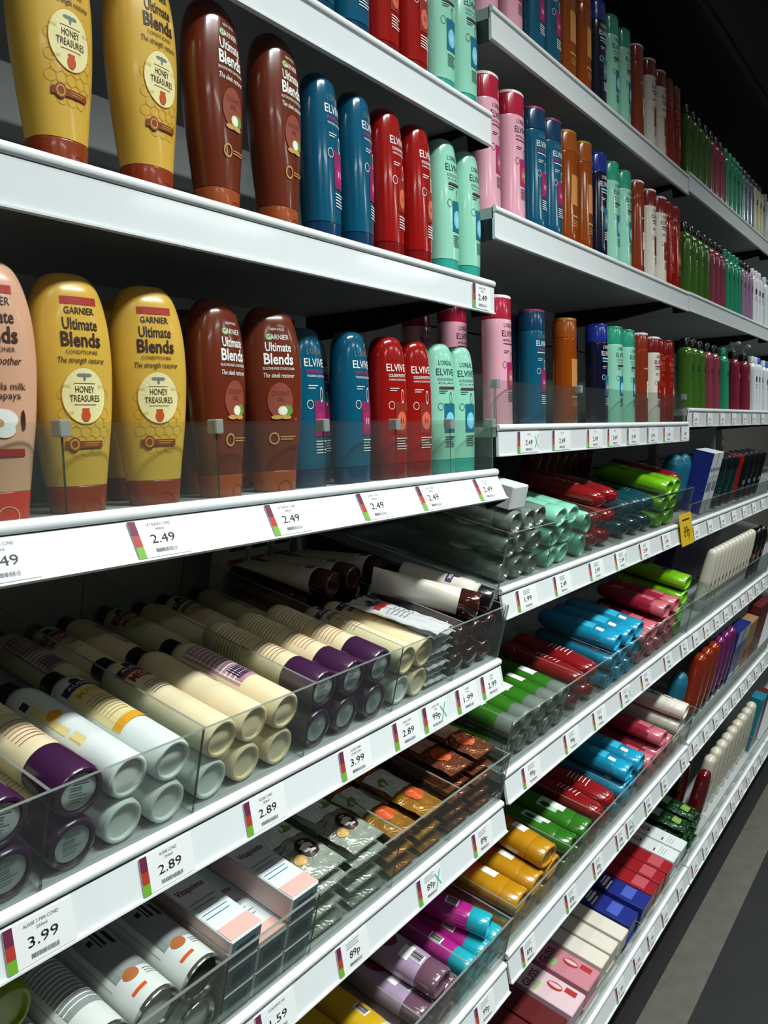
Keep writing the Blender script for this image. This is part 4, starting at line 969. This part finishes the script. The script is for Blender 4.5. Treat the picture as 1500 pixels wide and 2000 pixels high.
for X, n in ((-0.2285, 0.0555), (-0.172, 0.0555), (-0.2285, 0.0188), (-0.172, 0.0188), (-0.205, 0.0892)):
    lay('lilac_lay', 1, 6, X, 0.012, n, 'lilac bottle with dark oval label, %s layer%s' % ('topmost' if n > .08 else 'upper' if n > .04 else 'lower', '' if n > .08 else ', next to the %s ones' % ('yellow' if X < -.2 else 'magenta')), 'lilac bottles', roll=random.uniform(-15, 15))
for X, n in ((-0.30, 0.0555), (-0.35, 0.0555), (-0.40, 0.0555), (-0.30, 0.0188), (-0.35, 0.0188), (-0.40, 0.0188)):
    lay('yellow_lay', 1, 6, X, 0.012, n, 'sunflower yellow bottle with pale cap, %s layer, %s from the lilac ones' % ('upper' if n > .04 else 'lower', NTH[int(round((-.3 - X) / .05))]), 'yellow bottles', roll=random.uniform(-15, 15))

# ---- pink-bottle bay, sloping shelves
MINL = M('mint_tube_plastic', '86cbb0', 0.25, coat=0.4); LIME = M('lime_plastic', '6fb312', 0.2, coat=0.5); LIMC = M('lime_cap', '7cc21a', 0.22, coat=0.4)
TEALP = M('dark_teal_plastic', '12404e', 0.18, coat=0.5); BRBL = M('azure_plastic', '1583a8', 0.18, coat=0.5); BRBC = M('azure_cap', '1a9cc4', 0.18, coat=0.5); RSE = M('raspberry_plastic', '942438', 0.2, coat=0.5); RSC = M('raspberry_pale_cap', 'd06a78', 0.2, coat=0.5)
AMY = M('honey_amber_plastic', 'b98213', 0.22, coat=0.4); GRP = M('grass_green_plastic', '2f6e1a', 0.2, coat=0.5); SCR = M('scarlet_plastic', '861418', 0.16, coat=0.6); CLC = M('clear_grey_cap', '6f7a72', 0.12, coat=0.6)
oval_bottle('mint_lay', MINL, MINL, None, 0.0235, 0.0165, flat=True, name='tube_bottle')
oval_bottle('red_lay', SCR, SCR, lines(-0.014, 0.014, 0.11, 6, 0.008, INKW, 0.0015), 0.027, 0.0185)
oval_bottle('teal_lay', TEALP, TEALP, lines(-0.012, 0.012, 0.11, 4, 0.008, GREY, 0.0015), 0.028, 0.02)
oval_bottle('lime_lay', LIME, LIMC, [('e', -0.004, 0.06, 0.008, 0.005, DARKT), ('r', -0.012, 0.10, 0.014, 0.12, M('ink_dark_green', '1d5a1a', 0.4))], 0.031, 0.018, flat=True)
oval_bottle('azure_lay', BRBL, BRBC, [('r', -0.014, 0.05, 0.016, 0.085, M('ink_azure', '2fb0d4', 0.4)), ('r', -0.012, 0.03, -0.002, 0.045, INKW)], 0.026, 0.0185)
oval_bottle('rasp_lay', RSE, RSC, [('r', -0.016, 0.075, 0.016, 0.10, MAGD), ('r', -0.018, 0.032, 0.02, 0.06, RSC)] + lines(-0.013, 0.013, 0.13, 4, 0.006, INKW, 0.001), 0.03, 0.0185)
oval_bottle('amber_lay', AMY, AMY, [('r', -0.022, 0.08, 0.022, 0.13, ORI), ('r', -0.004, 0.05, 0.016, 0.075, INKW), ('e', 0.0, 0.1, 0.01, 0.008, RED)], 0.027, 0.0195, flat=True)
oval_bottle('green_lay', GRP, GRP, [('r', -0.014, 0.06, 0.016, 0.10, M('ink_pale_green', 'a9cfae', 0.4)), ('r', -0.004, 0.05, 0.014, 0.075, INKW), ('e', -0.006, 0.085, 0.006, 0.01, M('ink_bottle_green', '0f4a20', 0.4))], 0.027, 0.019)
oval_bottle('clear_lay', SMOKE, CLC, [('e', 0, 0.08, 0.012, 0.02, INKW)], 0.021, 0.018, name='clear_bottle')
oval_bottle('greenclear_lay', GRP, CLC, [('r', -0.01, 0.06, 0.01, 0.09, INKW)], 0.021, 0.018)
oval_bottle('white_lay', OFFW, OFFW, [('r', -0.012, 0.07, -0.006, 0.1, TEALI), ('r', -0.006, 0.084, 0.006, 0.09, TEALI), ('o', 0.008, 0.05, 0.012, 0.014, 0.22, INKB)], 0.03, 0.02, flat=True)
def pile(kind, b, L, xs, ns, t0, what, pv, nx, top_out=False, length=0.165, jit=10, yawj=2):
    """layers of one kind lying side by side; pv and nx name what lies before and after them"""
    lay_w = {1: ['only layer'], 2: ['lower layer', 'upper layer'], 3: ['bottom layer', 'middle layer', 'top layer'], 4: ['bottom layer', 'second layer', 'third layer', 'top layer']}[len(ns)]
    m_ = len(xs)
    for j, n in enumerate(ns):
        for q, X in enumerate(xs):
            if m_ == 1: r = 'beside the %s' % (pv or nx)
            elif q == m_ - 1: r = 'next to the %s' % nx
            elif q == 0: r = 'next to the %s' % pv
            else: r = '%s from the %s' % (NTH[q], pv)
            lay(kind, b, L, X + random.uniform(-.002, .002), t0 + random.uniform(0, 0.006), n, '%s, %s, %s, %s %s shelf' % (what, lay_w[j], r, ORD[L], BAYS[b]),
                '%s, %s %s shelf' % (what, ORD[L], BAYS[b]), roll=random.uniform(-jit, jit), yaw=random.uniform(-yawj, yawj), top_out=top_out, length=length)
# fourth shelf
pile('clear_lay', 2, 4, [0.035, 0.08, 0.125], [0.02, 0.058, 0.096], 0.012, 'clear grey-capped lying bottle', 'joint upright', 'mint tubes', yawj=0.6)
carton('flower_carton', CARW, 0.05, 0.035, 0.16, None, None, [('e', 0.0, 0.05, 0.009, 0.018, INKG), ('e', 0.004, 0.04, 0.012, 0.006, RIB), ('e', 0.0, 0.065, 0.004, 0.004, YELI), ('r', -0.014, 0.02, -0.008, 0.07, DARKT)])
lay('flower_carton', 2, 4, 0.04, 0.02, 0.1325, 'white carton with gold flower lying on the clear bottles', None)
pile('mint_lay', 2, 4, [0.205, 0.258], [0.018, 0.052, 0.087], 0.012, 'mint tube with hollow cap', 'clear bottles', 'scarlet bottles', jit=18)
lay('mint_lay', 2, 4, 0.33, 0.012, 0.0645, 'single mint tube bottle leaning on the red bottles', None, roll=40)
lay('mint_lay', 2, 4, 0.33, 0.012, 0.0225, 'mint tube bottle under the single leaning one', None, roll=60)
pile('red_lay', 2, 4, [0.41, 0.475], [0.02, 0.0585, 0.097], 0.014, 'scarlet round-ended bottle', 'mint tubes', 'dark teal ones', True)
pile('teal_lay', 2, 4, [0.59, 0.66, 0.73], [0.021, 0.062], 0.014, 'dark teal round-ended bottle', 'scarlet ones', 'lime ones', True)
pile('lime_lay', 2, 4, [0.82, 0.885], [0.019, 0.056, 0.093], 0.014, 'lime flat-capped bottle', 'dark teal ones', 'scarlet ones', jit=5)
pile('red_lay', 2, 4, [0.952], [0.02, 0.0585, 0.097], 0.03, 'scarlet bottle past the yellow card', 'lime ones', 'lime ones', True)
# fifth shelf
pile('greenclear_lay', 2, 5, [0.04, 0.088, 0.136, 0.184, 0.232], [0.02, 0.058], 0.012, 'green clear-capped bottle', 'joint upright', 'scarlet ones', yawj=0.7)
pile('red_lay', 2, 5, [0.322, 0.388], [0.02, 0.058], 0.014, 'scarlet round-ended bottle', 'green ones', 'azure ones', True)
pile('azure_lay', 2, 5, [0.475, 0.535, 0.60], [0.02, 0.058, 0.096], 0.012, 'azure blue lying bottle', 'scarlet ones', 'raspberry ones')
pile('rasp_lay', 2, 5, [0.682, 0.7495, 0.817, 0.8845], [0.02, 0.0585], 0.014, 'raspberry pale-capped bottle', 'azure ones', 'lime ones', yawj=0.4)
pile('rasp_lay', 2, 5, [0.80, 0.875], [0.096], 0.014, 'raspberry bottle lying on the others', 'azure ones', 'lime ones')
pile('lime_lay', 2, 5, [0.96], [0.02, 0.058, 0.096, 0.134], 0.02, 'lime green lying bottle', 'raspberry ones', 'ivory tubes', jit=5, yawj=0.4)
# sixth shelf
pile('amber_lay', 2, 6, [0.05, 0.11, 0.172], [0.021, 0.061], 0.012, 'amber orange-labelled bottle', 'joint upright', 'grass green ones', jit=6)
lay('amber_lay', 2, 6, 0.14, 0.016, 0.0972, 'amber yellow bottle lying on top of the other amber ones', None, yaw=-5)
pile('green_lay', 2, 6, [0.262, 0.325], [0.021, 0.06], 0.014, 'grass green pale-labelled bottle', 'amber ones', 'scarlet ones', jit=8)
pile('red_lay', 2, 6, [0.405, 0.465], [0.021, 0.06], 0.012, 'scarlet round-ended bottle', 'grass green ones', 'azure ones', True)
pile('azure_lay', 2, 6, [0.535, 0.60], [0.021, 0.06, 0.098], 0.012, 'azure blue lying bottle', 'scarlet ones', 'raspberry ones')
pile('rasp_lay', 2, 6, [0.70, 0.77, 0.845], [0.02, 0.058], 0.012, 'raspberry pale-capped bottle', 'azure ones', 'white ones')
pile('rasp_lay', 2, 6, [0.765], [0.096], 0.012, 'raspberry bottle lying on the others', 'azure ones', 'white ones')
pile('white_lay', 2, 6, [0.945], [0.022, 0.064, 0.105], 0.012, 'white bottle with brown ring', 'raspberry ones', 'rust ones', jit=4)
# lowest shelf: cartons lying on the slope
CARPK = M('carton_pink', 'c27d8a', 0.35, coat=0.2); CARRD = M('carton_red', '9a1722', 0.3, coat=0.3); CARBL = M('carton_blue', '1c2a7a', 0.3, coat=0.3); CARDR = M('carton_dark_red', '5a1216', 0.35); CARLV = M('carton_pinkwhite', 'd6b8c0', 0.35)
glp = lambda: [('t', 'GLISS', -0.004, 0.088, 0.05, 0.015, INK, 0.012), ('e', -0.012, 0.078, 0.014, 0.005, M('ink_holo_green', '9cc27a', 0.25)), ('e', 0.010, 0.052, 0.01, 0.015, INKR), ('e', 0.012, 0.052, 0.005, 0.013, CARLV), ('r', 0.01, 0.012, 0.024, 0.034, INKR)]
carton('gliss_pink', CARPK, 0.066, 0.04, 0.16, glp()); carton('gliss_white', CARLV, 0.066, 0.04, 0.16, glp())
carton('white_slab', M('carton_warm_white', 'd8cfc2', 0.4), 0.045, 0.04, 0.165, [('r', -0.018, 0.11, 0.018, 0.15, M('ink_pale_teal', 'b8c6c2', 0.4))])
carton('blue_slab', CARBL, 0.06, 0.04, 0.165, [('r', -0.026, 0.083, 0.012, 0.087, INKW), ('r', -0.02, 0.091, 0.022, 0.097, INKW), ('r', -0.014, 0.10, 0.02, 0.103, INKW), ('r', -0.02, 0.03, 0.024, 0.055, M('ink_cornflower', '4a5cb8', 0.3))])
carton('red_slab', CARRD, 0.05, 0.04, 0.165, [('r', -0.02, 0.02, 0.022, 0.05, M('ink_rose_red', 'b9505c', 0.3))])
carton('ring_slab', CARW, 0.055, 0.04, 0.165, [('o', 0.0, 0.10, 0.011, 0.013, 0.3, DRC), ('e', 0.004, 0.102, 0.008, 0.009, M('ink_skin', 'c79a84', 0.4)), ('r', -0.02, 0.05, -0.005, 0.053, INK)] + lines(-0.02, 0.02, 0.04, 3, 0.006, GREY, 0.001))
carton('dark_red_carton', CARDR, 0.055, 0.04, 0.165, [('t', 'GLISS', 0, 0.1, 0.04, 0.012, PINKI)])
def slabs(kind, xs, n, lab, grp, layers=1, th=0.041, roll=0):
    for X in xs:
        for k in range(layers):
            lay(kind, 2, 7, X, 0.012 + random.uniform(0, .004), n + k * th, '%s%s, %s layer' % (lab, (', ' + NTH[xs.index(X)] + ' of its kind from the joint upright') if len(xs) > 1 else '', ('lower', 'upper')[k]), grp, roll=roll)
slabs('dark_red_carton', [0.13, 0.19], 0.021, 'dark red carton', 'dark red cartons', 2)
slabs('gliss_white', [0.262], 0.021, 'pale pink carton with black lettering', 'pale pink carton', 2)
slabs('gliss_pink', [0.34], 0.021, 'deep pink carton with black lettering', 'deep pink carton', 2)
slabs('white_slab', [0.406, 0.458, 0.512], 0.021, 'plain warm white carton', 'plain white cartons', 2)
slabs('blue_slab', [0.574], 0.021, 'navy blue carton beside the plain white ones', 'navy cartons', 2)
slabs('blue_slab', [0.652], 0.021, 'navy blue carton next to the red cartons', 'navy carton by red', 2)
slabs('red_slab', [0.713, 0.768, 0.823], 0.021, 'bright red carton', 'red cartons', 2)
slabs('ring_slab', [0.882, 0.945], 0.021, 'white carton printed with brown ring', 'ring-print cartons', 2)
# ---- green-bottle bay, lower shelves
LEANN = {}
def lean(kind, b, L, X, t, lab, grp, yaw=0, extra=0):
    if grp:
        LEANN[grp] = LEANN.get(grp, 0) + 1
        lab = lab + ', %s of them' % NTH[LEANN[grp] - 1]
    return put(kind, on_slope(b, L, X, t, 0.0006), lab, grp, Matrix.Rotation(TILT + R_(extra), 3, 'X') @ Matrix.Rotation(R_(yaw), 3, 'Z'))
sachet('green_sachet', FOILG, 0.07, 0.15, 0.0155, [('r', -0.02, 0.07, 0.02, 0.11, M('ink_sage', '8fae9a', 0.3)), ('r', -0.01, 0.02, 0.024, 0.04, LEAF)], True)
stack_sachets('green_sachet', 3, 7, [1.046, 1.127], 5, 0.02, 'dark green foil sachet', 'green foil sachets', ['ring-print cartons', 'maroon bottles'], dz=0.017)
oval_bottle('maroon_stand', M('maroon_gloss', '5c0f14', 0.1, coat=0.8), DRC, None, 0.028, 0.02, 0.17)
for i in range(5): lean('maroon_stand', 3, 7, 1.2125, 0.05 + i * 0.055, 'glossy maroon bottle standing in a file beside pearly ones', 'maroon bottles') if i < 4 else None
oval_bottle('pearl_stand', M('pearl_plastic', 'cfc9b4', 0.18, coat=0.6), OFFW, [('r', -0.006, 0.12, 0.012, 0.1225, INK), ('r', 0.002, 0.112, 0.006, 0.116, INK), ('r', 0.004, 0.05, 0.007, 0.09, INK)] + lines(-0.01, 0.012, 0.105, 2, 0.006, GREY, 0.001), 0.03, 0.02, 0.19)
for i in range(9): lean('pearl_stand', 3, 7, 1.275 + i * 0.0665, 0.055, 'pearly white bottle standing in the long row on the lowest shelf', 'pearly white bottles')
carton('teal_carton', M('carton_teal', '14788c', 0.35, coat=0.2), 0.075, 0.04, 0.19, [('t', 'FRIZZ', 0, 0.12, 0.05, 0.018, SKYI, 0.01), ('t', 'EASE', 0, 0.09, 0.045, 0.016, SKYI, 0.01)] + lines(-0.025, 0.025, 0.075, 6, 0.008, SKYI, 0.0014))
lean('teal_carton', 3, 7, 1.90, 0.05, 'teal carton with light blue lettering standing after the pearly bottles', None)
carton('maroon_carton', CARDR, 0.05, 0.04, 0.19, lines(-0.02, 0.02, 0.15, 6, 0.012, PINKI, 0.002))
lean('maroon_carton', 3, 7, 1.968, 0.05, 'maroon carton standing beside the teal carton', None)
# sixth shelf
oval_bottle('teal_stand', TEALI, TEALP, None, 0.03, 0.022, 0.15); oval_bottle('rust_stand', M('rust_gloss', '8a2a12', 0.15, coat=0.6), BLK, None, 0.03, 0.022, 0.19)
oval_bottle('violet_stand', M('violet_gloss', '6a1f5c', 0.15, coat=0.6), BLK, lines(-0.012, 0.012, 0.13, 3, 0.01, PINKI, 0.0015), 0.028, 0.02, 0.19)
carton('photo_carton', CARBL, 0.08, 0.04, 0.17, [('r', -0.038, 0.12, 0.038, 0.168, M('ink_pale_grey', 'a9adb4', 0.4)), ('e', -0.012, 0.06, 0.014, 0.022, M('ink_tan', 'a87a58', 0.4)), ('r', -0.03, 0.02, 0.03, 0.03, INKW)])
carton('tan_carton', M('carton_tan', '9a7a4e', 0.45), 0.06, 0.04, 0.16, [('r', -0.02, 0.04, 0.02, 0.07, RIB)])
lean('teal_stand', 3, 6, 1.06, 0.07, 'deep teal bottle standing on the sixth shelf of the green-bottle bay', None)
for X in (1.14, 1.21, 1.28): lean('rust_stand', 3, 6, X, 0.05, 'rust red glossy bottle standing on the sixth shelf', 'rust bottles')
for X in (1.35, 1.42, 1.485): lean('violet_stand', 3, 6, X, 0.05, 'violet glossy bottle standing between rust ones and navy cartons', 'violet bottles')
for X in (1.56, 1.645): lean('photo_carton', 3, 6, X, 0.05, 'navy carton with pale top and oval picture', 'navy picture cartons')
for X in (1.722, 1.786): lean('tan_carton', 3, 6, X, 0.05, 'tan brown carton standing next to navy picture cartons', 'tan cartons')
for X in (1.85, 1.905, 1.96): lean('maroon_carton', 3, 6, X, 0.05, 'maroon carton standing on the sixth shelf beside tan ones', 'maroon cartons sixth shelf')
# fifth shelf
oval_bottle('white_stand_tube', M('tube_ivory', 'ddd6c4', 0.25, coat=0.3), WHB, [('r', -0.006, 0.07, 0.012, 0.082, INKP), ('r', -0.004, 0.055, 0.01, 0.065, PINKI)] + lines(-0.01, 0.012, 0.05, 4, 0.004, GREY, 0.001), 0.0195, 0.017, 0.172, name='standing_tube')
for i in range(12): lean('white_stand_tube', 3, 5, 1.265 + i * 0.0445, 0.045, 'ivory tube with purple mark standing in the long row', 'row of ivory tubes')
carton('purple_carton', M('carton_purple', '2d1640', 0.4), 0.085, 0.05, 0.2, lines(-0.03, 0.03, 0.16, 4, 0.02, INKP, 0.003))
for i in range(6): lean('purple_carton', 3, 5, 1.287 + i * 0.087, 0.16, 'dark purple carton standing behind the ivory tubes', 'purple cartons behind tubes')
oval_bottle('black_stand', M('black_gloss', '141216', 0.15, coat=0.6), BLK, [('r', -0.016, 0.07, 0.018, 0.085, PINKI)], 0.028, 0.021, 0.16)
for X in (1.83, 1.90, 1.967): lean('black_stand', 3, 5, X, 0.05, 'black bottle with pink band standing after the ivory tubes', 'black pink-band bottles')
# fourth shelf
carton('tall_white_carton', CARW, 0.05, 0.05, 0.165, [('t', 'oc loo', 0, 0.115, 0.04, 0.014, INK, 0.01), ('r', -0.018, 0.06, -0.002, 0.085, GREY), ('r', 0.002, 0.06, 0.018, 0.085, GREY)] + lines(-0.02, 0.02, 0.1, 3, 0.006, GREY, 0.001), None, [('r', -0.025, 0.001, 0.025, 0.164, CARBL)])
for X in (1.217, 1.271): lean('tall_white_carton', 3, 4, X, 0.05, 'white carton with navy side standing beside dark jars', 'white navy-sided cartons')
JAR = M('black_jar_gloss', '17181c', 0.18, coat=0.6); JARG = M('bottle_green_jar', '16302e', 0.18, coat=0.6)
def jar(kind, mat, capm, r=0.034, h=0.14, it=None):
    sec = dense([(0, r * .9, r * .9, 2), (0.004, r * .98, r * .98, 2), (0.02, r, r, 2), (h * .7, r, r, 2), (h * .76, r * .93, r * .93, 2)], 3)
    parts = [('body', mesh('body', *loft(sec, 26), [mat])), ('lid', mesh('lid', *loft([(h * .762, r * .97, r * .97, 2), (h * .77, r, r, 2), (h * .97, r, r, 2), (h, r * .94, r * .94, 2)], 26), [capm]))]
    if it: parts += prints(it, on_front(surf_of(sec)))
    KIND[kind] = ('hair_jar', 'jar', parts)
jar('green_jar', JARG, JAR, it=lines(-0.015, 0.015, 0.06, 3, 0.01, TEALI, 0.002)); jar('red_jar', RED, RED, 0.03, it=None); jar('black_jar', JAR, BLK, it=[('r', -0.015, 0.05, 0.02, 0.062, GREY)] + lines(-0.015, 0.015, 0.04, 2, 0.008, GREY, 0.002))
for X in (1.37, 1.45, 1.53): lean('green_jar', 3, 4, X, 0.06, 'bottle green jar with black lid standing after the white cartons', 'bottle green jars')
lean('red_jar', 3, 4, 1.605, 0.06, 'bright red jar standing between green and black jars', None)
for X in (1.68, 1.76, 1.84, 1.92): lean('black_jar', 3, 4, X, 0.06, 'black jar with grey band standing at the end of the row', 'black jars')
oval_bottle('mint_box_stand', TEALI, NAV, None, 0.03, 0.025, 0.15)
for X in (1.08, 1.15): lean('mint_box_stand', 3, 4, X, 0.09, 'teal bottle with navy foot standing before the white cartons', 'teal navy bottles')
shoulder_bottle('copper_top', DRC, M('copper_lid', 'b06a3a', 0.25, 0.6), h=0.16, items=None)
for i in range(7): lean('copper_top', 2, 4, (0.56, 0.608, 0.656, 0.704, 0.752, 0.81, 0.858)[i], 0.24, 'maroon bottle with copper lid standing behind the lime bottles', 'copper-lidded bottles')
